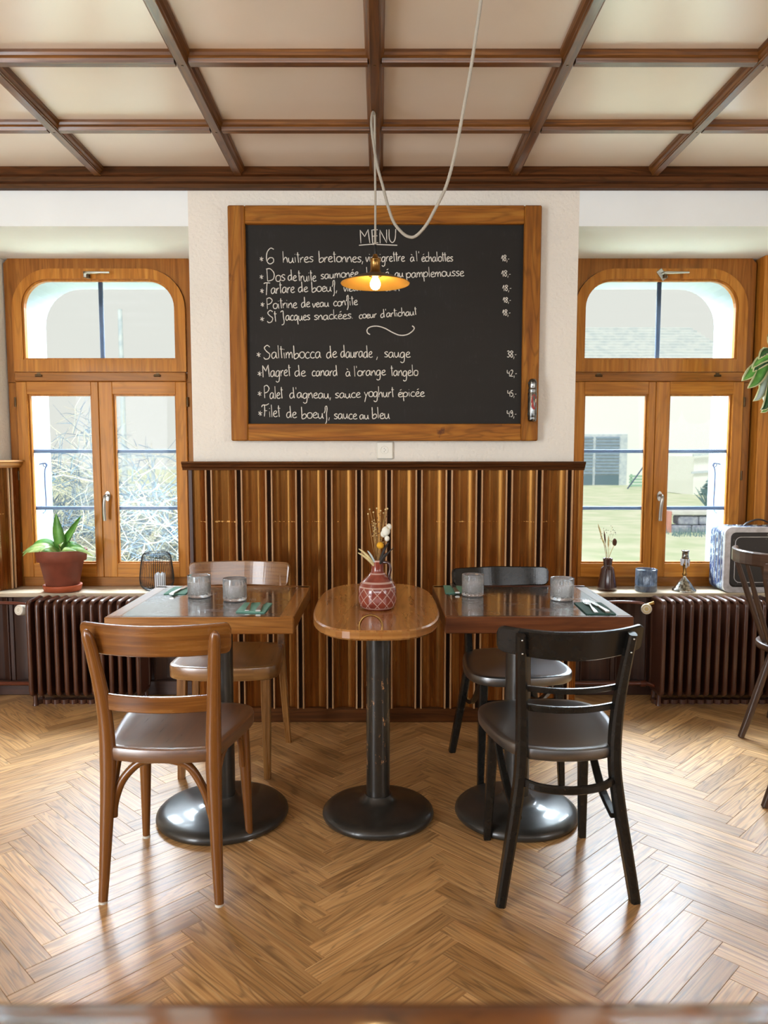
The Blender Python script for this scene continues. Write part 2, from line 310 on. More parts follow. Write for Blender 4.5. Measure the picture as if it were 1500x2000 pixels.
# ------------------------------------------------------------------ mesh builder
class MB:
    def __init__(s, M=None):
        s.v = []; s.f = []; s.uv = []; s.sm = []; s.mi = []; s.M = M or Matrix.Identity(4); s.tone = []; s.cur_tone = 0.0; s.cm = 0
    def add(s, verts, faces, smooth=False, uvs=None, g=None):
        b = len(s.v); off = (random.random() * 20, random.random() * 20)
        P = [Vector(p) for p in verts]
        for p in P: s.v.append(s.M @ p)
        g = Vector(g).normalized() if g is not None else Vector((0, 0, 1))
        for k, f in enumerate(faces):
            s.f.append([b + i for i in f]); s.sm.append(smooth); s.tone.append(s.cur_tone); s.mi.append(s.cm)
            if uvs is not None: s.uv.append([(u + off[0], v + off[1]) for u, v in uvs[k]])
            else:
                n = (P[f[1]] - P[f[0]]).cross(P[f[2]] - P[f[1]])
                if n.length < 1e-12: n = Vector((0, 1, 0))
                n.normalize(); c = n.cross(g)
                if c.length < 0.2: c = Vector((g.y, g.z, g.x)).cross(g)
                c.normalize()
                gg = g
                if abs(n.dot(g)) > 0.8: gg = c.cross(n); gg = gg * 0.15
                s.uv.append([(P[i].dot(gg) + off[0], P[i].dot(c) + off[1]) for i in f])
    def box(s, c, sz, bev=0.0, g=None, R=None):
        h = [x / 2 for x in sz]; bev = min(bev, min(h) * 0.9)
        if g is None:
            k = max(range(3), key=lambda i: sz[i]); g = [0, 0, 0]; g[k] = 1
        c = Vector(c)
        tr = (lambda p: c + (R @ Vector(p))) if R is not None else (lambda p: c + Vector(p))
        if R is not None: g = R @ Vector(g)
        if bev <= 0:
            V = [tr((sx * h[0], sy * h[1], sz_ * h[2])) for sx in (-1, 1) for sy in (-1, 1) for sz_ in (-1, 1)]
            F = [(0, 1, 3, 2), (4, 6, 7, 5), (0, 4, 5, 1), (2, 3, 7, 6), (0, 2, 6, 4), (1, 5, 7, 3)]
            s.add(V, F, False, None, g); return
        V = []; idx = {}
        for sx in (-1, 1):
            for sy in (-1, 1):
                for sk in (-1, 1):
                    sg = (sx, sy, sk)
                    for a in range(3):
                        p = [sg[i] * (h[i] - (0 if i == a else bev)) for i in range(3)]
                        idx[(sg, a)] = len(V); V.append(tr(p))
        F = []
        for a in range(3):
            b_, c_ = (a + 1) % 3, (a + 2) % 3
            for sa in (-1, 1):
                loop = []
                for sb, sc in ((-1, -1), (1, -1), (1, 1), (-1, 1)):
                    sg = [0, 0, 0]; sg[a] = sa; sg[b_] = sb; sg[c_] = sc; loop.append(idx[(tuple(sg), a)])
                F.append(tuple(loop) if sa > 0 else tuple(reversed(loop)))
        for a in range(3):      # edges along axis a
            b_, c_ = (a + 1) % 3, (a + 2) % 3
            for sb in (-1, 1):
                for sc in (-1, 1):
                    q = []
                    for sa, ax in ((-1, b_), (1, b_), (1, c_), (-1, c_)):
                        sg = [0, 0, 0]; sg[a] = sa; sg[b_] = sb; sg[c_] = sc; q.append(idx[(tuple(sg), ax)])
                    F.append(tuple(q) if sb * sc < 0 else tuple(reversed(q)))
        for sx in (-1, 1):
            for sy in (-1, 1):
                for sk in (-1, 1):
                    q = [idx[((sx, sy, sk), a)] for a in range(3)]
                    F.append(tuple(q) if sx * sy * sk > 0 else tuple(reversed(q)))
        s.add(V, F, False, None, g)
    def sweep(s, pts, sec, scale=None, up=None, caps=True, closed=False, smooth=True):
        pts = [Vector(p) for p in pts]; n = len(pts); m = len(sec)
        T = []
        for i in range(n):
            if closed: d = pts[(i + 1) % n] - pts[i - 1]
            else: d = pts[min(i + 1, n - 1)] - pts[max(i - 1, 0)]
            T.append(d.normalized())
        fr = []
        if up is not None:
            U0 = Vector(up)
            for tt in T:
                sd = tt.cross(U0).normalized(); fr.append((sd, sd.cross(tt).normalized()))
        else:
            a = Vector((0, 0, 1)) if abs(T[0].z) < 0.9 else Vector((0, 1, 0))
            sd = T[0].cross(a).normalized()
            for i, tt in enumerate(T):
                sd = (sd - tt * sd.dot(tt)).normalized(); fr.append((sd, sd.cross(tt).normalized()))
        V = []; L = 0; per = [0]
        for j in range(m): per.append(per[-1] + math.dist(sec[j], sec[(j + 1) % m]))
        Ls = []
        for i in range(n):
            if i: L += (pts[i] - pts[i - 1]).length
            Ls.append(L)
            k = scale[i] if scale else 1.0
            kx, ky = k if isinstance(k, tuple) else (k, k)
            for (x, y) in sec: V.append(pts[i] + fr[i][0] * x * kx + fr[i][1] * y * ky)
        F = []; UV = []
        rng = n if closed else n - 1
        for i in range(rng):
            for j in range(m):
                a, b = i * m + j, i * m + (j + 1) % m; i2 = (i + 1) % n
                c, d = i2 * m + (j + 1) % m, i2 * m + j
                F.append((a, d, c, b))
                l0, l1 = Ls[i], (Ls[i + 1] if i + 1 < n else L + (pts[0] - pts[-1]).length)
                UV.append(((l0, per[j]), (l1, per[j]), (l1, per[j + 1]), (l0, per[j + 1])))
        s.add(V, F, smooth, UV)
        if caps and not closed:
            for i, rev in ((0, False), (n - 1, True)):
                W = V[i * m:(i + 1) * m]; q = list(range(m))
                s.add(W, [q if not rev else q[::-1]], False, [[(x * 0.3, y) for x, y in (sec if not rev else sec[::-1])]])
    def tube(s, pts, r, n=8, caps=True, closed=False, smooth=True, flat=(1, 1), up=None):
        sec = [(math.cos(2 * PI * k / n) * flat[0], math.sin(2 * PI * k / n) * flat[1]) for k in range(n)]
        sc = [r] * len(pts) if isinstance(r, (int, float)) else list(r)
        s.sweep(pts, [(x, y) for x, y in sec], sc, up, caps, closed, smooth)
    def lathe(s, prof, n=24, c=(0, 0, 0), smooth=True, cap0=True, cap1=True):
        V = []; F = []; UV = []
        L = [0]
        for i in range(1, len(prof)): L.append(L[-1] + math.dist(prof[i], prof[i - 1]))
        for r, z in prof:
            for k in range(n):
                a = 2 * PI * k / n; V.append((c[0] + r * math.cos(a), c[1] + r * math.sin(a), c[2] + z))
        for i in range(len(prof) - 1):
            for k in range(n):
                k2 = (k + 1) % n
                F.append((i * n + k, i * n + k2, (i + 1) * n + k2, (i + 1) * n + k))
                u0, u1 = k / n * 0.5, (k + 1) / n * 0.5
                UV.append(((L[i], u0), (L[i], u1), (L[i + 1], u1), (L[i + 1], u0)))
        s.add(V, F, smooth, UV)
        if cap0 and prof[0][0] > 1e-5: s.add(V[:n], [list(range(n))[::-1]], False)
        if cap1 and prof[-1][0] > 1e-5: s.add(V[-n:], [list(range(n))], False)
    def loft(s, loops, smooth=False, cap0=True, cap1=True, g=(1, 0, 0)):
        m = len(loops[0]); V = [p for l in loops for p in l]; F = []
        for i in range(len(loops) - 1):
            for j in range(m):
                F.append((i * m + j, i * m + (j + 1) % m, (i + 1) * m + (j + 1) % m, (i + 1) * m + j))
        s.add(V, F, smooth, None, g)
        if cap0: s.add(loops[0], [list(range(m))[::-1]], False, None, g)
        if cap1: s.add(loops[-1], [list(range(m))], False, None, g)
    def prism(s, poly, z0, z1, g=(0, 0, 1)):      # poly in xy, counter-clockwise
        s.loft([[(x, y, z0) for x, y in poly], [(x, y, z1) for x, y in poly]], False, True, True, g)
    def ring_y(s, outer, inner, y0, y1, g=(0, 0, 1), smooth_in=False):   # outer / inner outlines in xz with equal counts, front face at y0
        m = len(outer)
        V = [(x, y0, z) for x, z in outer] + [(x, y0, z) for x, z in inner] + [(x, y1, z) for x, z in outer] + [(x, y1, z) for x, z in inner]
        F = []
        for j in range(m):
            k = (j + 1) % m
            F += [(j, k, m + k, m + j), (2 * m + k, 2 * m + j, 3 * m + j, 3 * m + k), (k, j, 2 * m + j, 2 * m + k), (m + j, m + k, 3 * m + k, 3 * m + j)]
        s.add(V, F, False, None, g)
    def sphere(s, c, r, n=12, m=8, sq=(1, 1, 1)):
        V = []; F = []
        for i in range(m + 1):
            th = PI * i / m
            for k in range(n):
                a = 2 * PI * k / n
                V.append((c[0] + r * sq[0] * math.sin(th) * math.cos(a), c[1] + r * sq[1] * math.sin(th) * math.sin(a), c[2] - r * sq[2] * math.cos(th)))
        for i in range(m):
            for k in range(n): F.append((i * n + k, i * n + (k + 1) % n, (i + 1) * n + (k + 1) % n, (i + 1) * n + k))
        s.add(V, F, True, [((0, 0),) * 4] * len(F))
    def build(s, name, mat, parent=None, tone=False, mats=None, recalc=False):
        me = bpy.data.meshes.new(name); me.from_pydata([tuple(v) for v in s.v], [], s.f)
        uvl = me.uv_layers.new(name='UVMap'); flat = [c for f in s.uv for uv in f for c in uv]
        uvl.data.foreach_set('uv', flat)
        me.polygons.foreach_set('use_smooth', s.sm)
        if tone:
            at = me.attributes.new('tone', 'FLOAT', 'FACE'); at.data.foreach_set('value', s.tone)
        for mm in (mats or [mat]): me.materials.append(MATS[mm])
        if mats: me.polygons.foreach_set('material_index', s.mi)
        if recalc:
            import bmesh
            bm = bmesh.new(); bm.from_mesh(me); bmesh.ops.remove_doubles(bm, verts=bm.verts, dist=1e-6); bmesh.ops.recalc_face_normals(bm, faces=bm.faces); bm.to_mesh(me); bm.free()
        me.update()
        o = bpy.data.objects.new(name, me); COL.objects.link(o)
        if parent: o.parent = parent
        return o
def tag(o, label, cat, group=None):
    o['label'] = label; o['category'] = cat
    if group: o['group'] = group
    return o
def thing(name, label, cat, loc=(0, 0, 0), rotz=0.0, group=None):
    o = bpy.data.objects.new(name, None); COL.objects.link(o); o.empty_display_size = 0.1
    o.location = loc; o.rotation_euler = (0, 0, rotz); return tag(o, label, cat, group)
def struct(o, label=None):
    o['kind'] = 'structure'
    if label: o['label'] = label
    return o
def sempty(name, label=None):
    o = bpy.data.objects.new(name, None); COL.objects.link(o); return struct(o, label)
def copy_part(o, parent, M=None):
    c = o.copy(); COL.objects.link(c); c.parent = parent
    if M is not None: c.matrix_local = M
    return c
def copy_tree(o, loc, rotz, label, group=None):
    r = o.copy(); COL.objects.link(r); r.location = loc; r.rotation_euler = (0, 0, rotz); r['label'] = label
    if group: r['group'] = group
    for ch in list(o.children):
        c = ch.copy(); COL.objects.link(c); c.parent = r
        for g in list(ch.children):
            d = g.copy(); COL.objects.link(d); d.parent = c
    return r
def cat_rom(P, n=6):
    P = [Vector(p) for p in P]; out = []
    for i in range(len(P) - 1):
        p0, p1, p2, p3 = P[max(i - 1, 0)], P[i], P[i + 1], P[min(i + 2, len(P) - 1)]
        for k in range(n):
            t_ = k / n
            out.append(0.5 * ((2 * p1) + (p2 - p0) * t_ + (2 * p0 - 5 * p1 + 4 * p2 - p3) * t_ ** 2 + (3 * p1 - p0 - 3 * p2 + p3) * t_ ** 3))
    out.append(P[-1]); return out
def rect_sec(w_, h_, b=0.0):
    w_, h_ = w_ / 2, h_ / 2
    if not b: return [(-w_, -h_), (w_, -h_), (w_, h_), (-w_, h_)]
    return [(-w_ + b, -h_), (w_ - b, -h_), (w_, -h_ + b), (w_, h_ - b), (w_ - b, h_), (-w_ + b, h_), (-w_, h_ - b), (-w_, -h_ + b)]

# ================================================================== SETTING
XL, XR, YF = -3.4, 3.95, -2.6            # room: left wall, right wall, rear wall
YW, YG = 3.70, 4.29                      # wall front, window plane
# ---- floor: herringbone oak planks
floor = MB(); floor.box(((XL + XR) / 2, 0.85, -0.062), (XR - XL + 0.4, 7.4, 0.1))
floor = struct(floor.build('floor', 'dark_panel_wood'), 'light oak herringbone parquet floor')
PW, PL = 0.0686, 0.502
def plank_mesh(mb, M, gap=0.0003, b=0.0007):
    mb.M = M
    x0, x1, y0, y1 = gap, PL - gap, gap, PW - gap
    V = [(x0, y0, -0.012), (x1, y0, -0.012), (x1, y1, -0.012), (x0, y1, -0.012),
         (x0, y0, -b), (x1, y0, -b), (x1, y1, -b), (x0, y1, -b),
         (x0 + b, y0 + b, 0), (x1 - b, y0 + b, 0), (x1 - b, y1 - b, 0), (x0 + b, y1 - b, 0)]
    F = [(0, 1, 5, 4), (1, 2, 6, 5), (2, 3, 7, 6), (3, 0, 4, 7), (4, 5, 9, 8), (5, 6, 10, 9), (6, 7, 11, 10), (7, 4, 8, 11), (8, 9, 10, 11)]
    mb.add(V, F, False, None, (1, 0, 0))
cells = []
c45 = math.sqrt(0.5)
for j in range(-8, 9):
    for i in range(-60, 75):
        for kind in (0, 1):
            if kind == 0: u, v, rot = i * PW + j * PL, i * PW - j * PL, PI / 4
            else: u, v, rot = i * PW + j * PL + PW, (i + 1) * PW - j * PL, PI * 0.75
            X = (u - v) * c45 - 0.1437; Y = (u + v) * c45 + 1.986
            cx_, cy_ = X + math.cos(rot) * PL / 2 - math.sin(rot) * PW / 2, Y + math.sin(rot) * PL / 2 + math.cos(rot) * PW / 2
            if XL - 0.1 < cx_ < XR + 0.1 and YF - 0.1 < cy_ < 4.3: cells.append((cx_, cy_, X, Y, rot))
def floor_vis(c):
    d = max(c[1], 0.05); return abs(c[0]) < d * 0.54 + 0.12 and c[1] > 1.55
cells.sort(key=lambda c: (not floor_vis(c), math.hypot(c[0], c[1])))
pm = MB(); plank_mesh(pm, Matrix.Identity(4)); proto = pm.build('plank', 'floor_oak', floor)
rest = MB()
for k, (cx_, cy_, X, Y, rot) in enumerate(cells):
    dz = random.uniform(-0.0004, 0.0)
    M = Matrix.Translation((X, Y, dz)) @ Matrix.Rotation(rot, 4, 'Z')
    if k < 299:
        o = proto if k == 0 else copy_part(proto, floor); o.matrix_local = M
    else:
        rest.cur_tone = random.random(); plank_mesh(rest, Matrix.Identity(4)); b = len(rest.v) - 12
        for q in range(b, b + 12): rest.v[q] = M @ rest.v[q]
r_ = rest.build('plank', 'floor_oak', floor, tone=True); r_['kind'] = 'stuff'

# ---- walls
WIN = [-1.535, 1.535, 2.66]
wb = MB()
PIER = [(-0.895, YW), (0.93, YW), (1.03, 4.36), (1.03, 4.62), (-1.03, 4.62), (-1.03, 4.36)]
wb.prism(PIER, -0.01, 2.62)
wb.prism([(XL, YW), (-2.165, YW), (-2.048, 4.36), (-2.048, 4.62), (XL, 4.62)], -0.01, 2.62)
wb.prism([(3.3, YW), (XR, YW), (XR, 4.62), (3.3, 4.62)], -0.01, 2.62)
wall_back = struct(wb.build('wall_back', 'wall_plaster'), 'cream rough plaster wall between two deep window niches')
so = MB()
so.prism([(-2.17, YW + 0.001), (-0.894, YW + 0.001), (-1.028, 4.62), (-2.05, 4.62)], 2.368, 2.62)
so.prism([(0.929, YW + 0.001), (3.31, YW + 0.001), (3.31, 4.62), (1.028, 4.62)], 2.368, 2.62)
so.build('soffit', 'smooth_plaster', wall_back)
ap = MB()
ap.box((-1.6, 4.37, 0.26), (1.15, 0.5, 0.56)); ap.box((2.15, 4.37, 0.26), (2.35, 0.5, 0.56))
ap.build('window_apron', 'dark_panel_wood', wall_back)
def arch(hw, z0, z1, r, n=9, cx_=0.0):
    P = [(cx_ - hw, z0), (cx_ + hw, z0)]
    for k in range(n + 1):
        a = PI / 2 * k / n; P.append((cx_ + hw - r + r * math.cos(a), z1 - r + r * math.sin(a)))
    for k in range(n + 1):
        a = PI / 2 + PI / 2 * k / n; P.append((cx_ - hw + r + r * math.cos(a), z1 - r + r * math.sin(a)))
    return P
def boxed(hw, z0, z1, inner_r, ihw, iz1, n=9, cx_=0.0):   # rectangle with the point count of arch()
    P = [(cx_ - hw, z0), (cx_ + hw, z0)]
    for k in range(n + 1):
        t_ = k / n
        P.append((cx_ + hw, iz1 - inner_r + (z1 - iz1 + inner_r) * min(1, 2 * t_)) if t_ < 0.5 else (cx_ + hw - (hw - ihw + inner_r) * (2 * t_ - 1), z1))
    for k in range(n + 1):
        t_ = k / n
        P.append((cx_ - ihw + inner_r - (hw - ihw + inner_r) * (2 * t_), z1) if t_ < 0.5 else (cx_ - hw, z1 - (z1 - iz1 + inner_r) * (2 * t_ - 1)))
    return P
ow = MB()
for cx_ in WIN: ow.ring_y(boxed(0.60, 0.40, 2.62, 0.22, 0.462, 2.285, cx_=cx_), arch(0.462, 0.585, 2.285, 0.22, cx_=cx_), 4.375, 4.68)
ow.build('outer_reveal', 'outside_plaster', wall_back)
def side_wall(name, c, sz):
    m = MB(); m.box(c, sz); return struct(m.build(name, 'wall_plaster'))
side_wall('wall_left', (XL - 0.06, 0.55, 1.3), (0.12, 6.3, 2.64))
side_wall('wall_right', (XR + 0.06, 0.55, 1.3), (0.12, 6.3, 2.64))
side_wall('wall_rear', ((XL + XR) / 2, YF - 0.06, 1.3), (XR - XL + 0.24, 0.12, 2.64))

# ---- ceiling: cream panels between moulded beams
cm = MB(); cm.box(((XL + XR) / 2, 0.55, 2.68), (XR - XL + 0.3, 6.4, 0.1))
ceiling = struct(cm.build('ceiling', 'ceiling_panel'), 'cream coffered ceiling with brown wooden beams')
BX = [-3.21, -2.572, -1.932, -1.29, -0.648, -0.017, 0.615, 1.255, 1.895, 2.535, 3.175, 3.8]
CY = [3.17 - 0.525 * k for k in range(11)]
def beam_prof(y_up=2.628, lo=2.574, hw=0.0315):
    return [(-hw, y_up), (-hw, lo + 0.026), (-hw + 0.004, lo + 0.018), (-hw + 0.011, lo + 0.012), (-hw + 0.013, lo + 0.006), (-0.0165, lo + 0.005), (-0.015, lo),
            (0.015, lo), (0.0165, lo + 0.005), (hw - 0.013, lo + 0.006), (hw - 0.011, lo + 0.012), (hw - 0.004, lo + 0.018), (hw, lo + 0.026), (hw, y_up)]
for x in BX:
    m = MB(); pr = beam_prof()
    m.loft([[(x + a, y, b) for a, b in pr] for y in (YF + 0.02, YW - 0.062)], g=(0, 1, 0))
    m.build('beam', 'ceiling_wood', ceiling)
for bi in range(len(BX) - 1):
    xa, xb = BX[bi] + 0.0235, BX[bi + 1] - 0.0235
    for y in CY:
        m = MB(); pr = beam_prof(lo=2.5765, hw=0.030)
        m.loft([[(xx, y - a, b) for a, b in pr] for xx in (xa, xb)], g=(1, 0, 0))
        m.build('batten', 'ceiling_wood', ceiling)
    ys = [YW - 0.03] + CY
    for a, b in zip(ys[:-1], ys[1:]):
        m = MB(); m.box(((xa + xb) / 2, (a + b) / 2, 2.618), (xb - xa + 0.03, a - b, 0.012)); m.build('panel', 'ceiling_panel', ceiling)
sc_ = MB()
for x in BX[2:9]:
    for y in CY[:3]:
        sc_.lathe([(0.0001, 0), (0.0045, 0.0006), (0.005, 0.002)], 8, (x, y, 2.5725), cap0=False)
sc_.build('screw', 'hinge_metal', ceiling)['kind'] = 'stuff'
co = MB()
pr = [(YW + 0.0, 2.528), (YW + 0.0, 2.63), (YW - 0.07, 2.63), (YW - 0.07, 2.578), (YW - 0.055, 2.572), (YW - 0.052, 2.553), (YW - 0.034, 2.547), (YW - 0.030, 2.530)]
co.loft([[(x, a, b) for a, b in pr[::-1]] for x in (XL + 0.01, XR - 0.01)], g=(1, 0, 0))
struct(co.build('trim_1', 'cornice_wood'), 'dark wooden cornice under the ceiling')

# ---- wainscot
def plank_profile(x0, x1, yf, dep, n=9):       # hollowed board, front towards -y
    P = [(x0, yf + 0.02), (x1, yf + 0.02)]
    for k in range(n + 1):
        t_ = k / n; P.append((x1 + (x0 - x1) * t_, yf + dep * math.sin(PI * t_) ** 0.8))
    return P[::-1]
def wainscot_run(parent, x0, x1, beads, z0, z1, yf, T=None, mats=('wainscot_wood', 'bead_wood', 'bead_highlight')):
    edges = [x0] + [e for b in beads for e in (b - 0.0185, b + 0.0185)] + [x1]
    for k in range(0, len(edges), 2):
        a, b = edges[k], edges[k + 1]
        if b - a < 0.012: continue
        m = MB(T); P = plank_profile(a + 0.0005, b - 0.0005, yf + 0.004, 0.022 if b - a > 0.07 else 0.004)
        # smooth hollow front
        n = len(P); V = [(x, y, z) for z in (z0, z1) for x, y in P]
        m.add(V, [(j, (j + 1) % n, n + (j + 1) % n, n + j) for j in range(n) if j < n - 3], True, None, (0, 0, 1))
        m.add(V, [(j, (j + 1) % n, n + (j + 1) % n, n + j) for j in range(n - 3, n)] + [list(range(n))[::-1], [n + j for j in range(n)]], False, None, (0, 0, 1))
        m.build('plank', mats[0], parent)
    for b in beads:
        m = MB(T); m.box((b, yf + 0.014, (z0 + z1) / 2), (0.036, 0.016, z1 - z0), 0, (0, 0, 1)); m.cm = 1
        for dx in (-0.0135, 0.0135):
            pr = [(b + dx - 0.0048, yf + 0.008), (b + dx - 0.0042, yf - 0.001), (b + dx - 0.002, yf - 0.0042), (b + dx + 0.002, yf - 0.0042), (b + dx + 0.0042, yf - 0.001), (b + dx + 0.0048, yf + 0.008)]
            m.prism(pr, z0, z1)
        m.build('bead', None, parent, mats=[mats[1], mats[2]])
trim_2 = sempty('trim_2', 'varnished wainscot of hollowed planks below the blackboard')
BEADS = [-0.8148 + 0.1431 * k for k in range(13)]
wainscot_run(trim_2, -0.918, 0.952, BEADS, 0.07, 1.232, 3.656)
m = MB(); pr = [(3.70, 1.2315), (3.70, 1.2725), (3.634, 1.2725), (3.632, 1.264), (3.640, 1.2585), (3.645, 1.247), (3.655, 1.240), (3.657, 1.2315)]
m.loft([[(x, a, b) for a, b in pr[::-1]] for x in (-0.938, 0.972)], g=(1, 0, 0)); m.build('cap_rail', 'cornice_wood', trim_2)
m = MB(); m.box((0.017, 3.6945, 0.6), (1.873, 0.008, 1.2)); m.box((-0.906, 3.8, 0.63), (0.022, 0.27, 1.26), 0.002, (0, 0, 1)); m.box((0.942, 3.8, 0.63), (0.022, 0.27, 1.26), 0.002, (0, 0, 1)); m.build('backing', 'dark_panel_wood', trim_2)
m = MB(); m.box((0.017, 3.676, 0.036), (1.885, 0.04, 0.072), 0.004); struct(m.build('baseboard_back', 'cornice_wood'), 'dark wooden baseboard under the wainscot')
# left niche reveal (its boards face the window light)
trim_3 = sempty('trim_3', 'varnished board wainscot on the left window reveal')
ang = math.atan2(4.285 - 3.70, -2.035 + 2.15)
T = Matrix.Translation((-2.15, 3.70, 0)) @ Matrix.Rotation(ang, 4, 'Z')
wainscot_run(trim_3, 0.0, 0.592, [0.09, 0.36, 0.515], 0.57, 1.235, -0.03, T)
m = MB(T); pr = [(0.0, 1.235), (0.0, 1.276), (-0.066, 1.276), (-0.068, 1.267), (-0.058, 1.262), (-0.053, 1.247), (-0.043, 1.235)]
m.loft([[(x, a, b) for a, b in pr[::-1]] for x in (-0.05, 0.592)], g=(1, 0, 0)); m.build('cap_rail', 'frame_pine', trim_3)
# dark boarding under the sills
for nm, x0, x1, b0 in (('trim_4', -2.12, -0.96, -2.0), ('trim_5', 0.99, 3.28, 1.08)):
    tr = sempty(nm, 'dark wood boarding behind the radiator')
    bs = []
    b = b0
    while b < x1 - 0.03: bs.append(b); b += 0.19
    wainscot_run(tr, x0, x1, bs, 0.08, 0.535, 4.095, None, ('dark_panel_wood', 'dark_panel_wood', 'dark_panel_wood'))
    m = MB(); m.box(((x0 + x1) / 2, 4.10, 0.04), (x1 - x0, 0.03, 0.08), 0.004); m.build('plinth', 'dark_panel_wood', tr)
    m = MB(); m.box(((x0 + x1) / 2, 4.175, 0.5555), (x1 - x0 - (0.02 if x0 < 0 else 0), 0.225, 0.022), 0.004); m.build('sill', 'sill_wood' if 'sill_wood' in MATS else 'old_white', tr)

# ---- windows
def build_window(idx, cx_, label, tilt):
    W = sempty('window_%d' % idx, label)
    y = YG
    def piece(name, mat, mb): return mb.build(name, mat, W)
    hw, ahw, az0, az1, ar = 0.515, 0.474, 1.752, 2.313, 0.215
    m = MB(); m.ring_y(boxed(hw, 1.70, 2.372, ar, ahw, az1, cx_=cx_), arch(ahw, az0 - 0.03, az1, ar, cx_=cx_), y, y + 0.07)
    m.box((cx_ - 0.492, y + 0.035, 1.13), (0.046, 0.07, 1.15), 0.002); m.box((cx_ + 0.492, y + 0.035, 1.13), (0.046, 0.07, 1.15), 0.002)
    m.box((cx_, y + 0.035, 0.592), (0.95, 0.07, 0.055), 0.002)
    piece('frame', 'window_pine_dark', m)
    m = MB(); m.box((cx_, y + 0.02, 1.731), (0.94, 0.085, 0.05), 0.004); tr = piece('transom', 'window_pine_dark', m)
    for hx in (-0.335, 0.315):
        m = MB(); m.tube([(cx_ + hx - 0.018, y - 0.026, 1.7365), (cx_ + hx + 0.018, y - 0.026, 1.7365)], 0.0062, 8); m.box((cx_ + hx, y - 0.022, 1.742), (0.02, 0.006, 0.02)); m.build('hinge', 'hinge_metal', tr)
    # fanlight sash
    m = MB(); m.ring_y(arch(ahw - 0.002, 1.7585, az1 - 0.002, ar, cx_=cx_), arch(0.421, 1.825, 2.256, 0.148, cx_=cx_), y - 0.016, y + 0.05)
    for sx in (-1, 1): m.box((cx_ + sx * 0.4217, y - 0.0165, 1.80), (0.0022, 0.002, 0.075))
    fan = piece('fanlight_sash', 'window_pine', m)
    m = MB(); m.ring_y(arch(0.4215, 1.8245, 2.2565, 0.1485, cx_=cx_), arch(0.410, 1.834, 2.246, 0.14, cx_=cx_), y - 0.004, y + 0.02); m.build('glazing_bead', 'window_pine', fan)
    m = MB(); m.prism([(-p[0] + 2 * cx_, p[1]) for p in arch(0.415, 1.83, 2.25, 0.143, cx_=cx_)], 0, 0.004)
    m.v = [Vector((v.x, y + 0.022 + v.z, v.y)) for v in m.v]; m.build('pane', 'window_glass', fan)
    m = MB(); m.box((cx_, y + 0.032, 2.04), (0.024, 0.012, 0.42), 0.003); m.build('muntin', 'muntin_grey', fan)
    m = MB(); R = Matrix.Rotation(tilt, 3, 'Y')
    hx = cx_ - 0.005 if tilt else cx_ - 0.055
    m.box((hx, y - 0.021, 2.278), (0.034, 0.010, 0.062 if tilt else 0.034), 0.003, None, R)
    m.tube([(hx, y - 0.024, 2.281), (hx, y - 0.05, 2.281), (hx + 0.02, y - 0.055, 2.281), (hx + 0.135, y - 0.05, 2.283)], [0.008, 0.009, 0.0085, 0.006], 8, flat=(1, 0.8)); m.build('handle', 'satin_steel', fan)
    m = MB(); m.lathe([(0.011, 0), (0.011, 0.02)], 10, (hx + 0.012, y - 0.03, 2.256)); m.build('latch', 'hinge_metal', fan)
    # two casements
    for sx in (-1, 1):
        xa, xb = (cx_ - 0.468, cx_ - 0.0155) if sx < 0 else (cx_ - 0.0135, cx_ + 0.468)
        ga, gb = (cx_ - 0.408, cx_ - 0.056) if sx < 0 else (cx_ + 0.062, cx_ + 0.410)
        z0, z1, g0, g1 = 0.6205, 1.705, 0.697, 1.637
        yf, yd = y - 0.016, 0.062
        m = MB()
        m.box(((xa + ga) / 2, yf + yd / 2, (z0 + z1) / 2), (ga - xa, yd, z1 - z0), 0.003, (0, 0, 1))
        m.box(((xb + gb) / 2, yf + yd / 2, (z0 + z1) / 2), (xb - gb, yd, z1 - z0), 0.003, (0, 0, 1))
        m.box(((ga + gb) / 2, yf + yd / 2 + 0.0008, (g1 + z1) / 2), (gb - ga, yd, z1 - g1), 0.0015, (1, 0, 0))
        m.box(((ga + gb) / 2, yf + yd / 2 + 0.0008, (g0 + z0) / 2), (gb - ga, yd, g0 - z0), 0.0015, (1, 0, 0))
        c = piece('casement', 'window_pine', m)
        m = MB(); q = 0.009
        m.ring_y([(ga, g0), (gb, g0), (gb, g1), (ga, g1)], [(ga + q, g0 + q), (gb - q, g0 + q), (gb - q, g1 - q), (ga + q, g1 - q)], y + 0.002, y + 0.02); m.build('glazing_bead', 'window_pine', c)
        m = MB(); m.box(((ga + gb) / 2, y + 0.022, (g0 + g1) / 2), (gb - ga, 0.004, g1 - g0)); m.build('pane', 'window_glass', c)
        for zz in (1.325, 1.0065):
            m = MB(); m.box(((ga + gb) / 2, y + 0.031, zz), (gb - ga, 0.012, 0.021), 0.004); m.build('muntin', 'muntin_grey', c)
        for zz in (1.595, 1.19, 0.79):
            m = MB(); m.lathe([(0.0065, -0.026), (0.0065, 0.026)], 8, (cx_ + sx * 0.474, y - 0.012, zz)); m.build('hinge', 'hinge_metal', c)
        if sx > 0:
            m = MB(); hx = cx_ + 0.021
            m.lathe([(0.0145, 0), (0.0145, 0.006)], 14); m.v = [Vector((hx + v.x, yf - v.z, 1.0755 + v.y * 1.9)) for v in m.v]
            m.tube(cat_rom([(hx, yf, 1.08), (hx, yf - 0.03, 1.082), (hx - 0.002, yf - 0.05, 1.07), (hx - 0.006, yf - 0.052, 1.03), (hx - 0.008, yf - 0.047, 0.98), (hx - 0.007, yf - 0.044, 0.942)], 4), 0.0095, 10, flat=(1, 0.75)); m.build('handle', 'satin_steel', c)
    return W
build_window(1, WIN[0], 'honey pine window with arched fanlight behind the potted plant', 0.0)
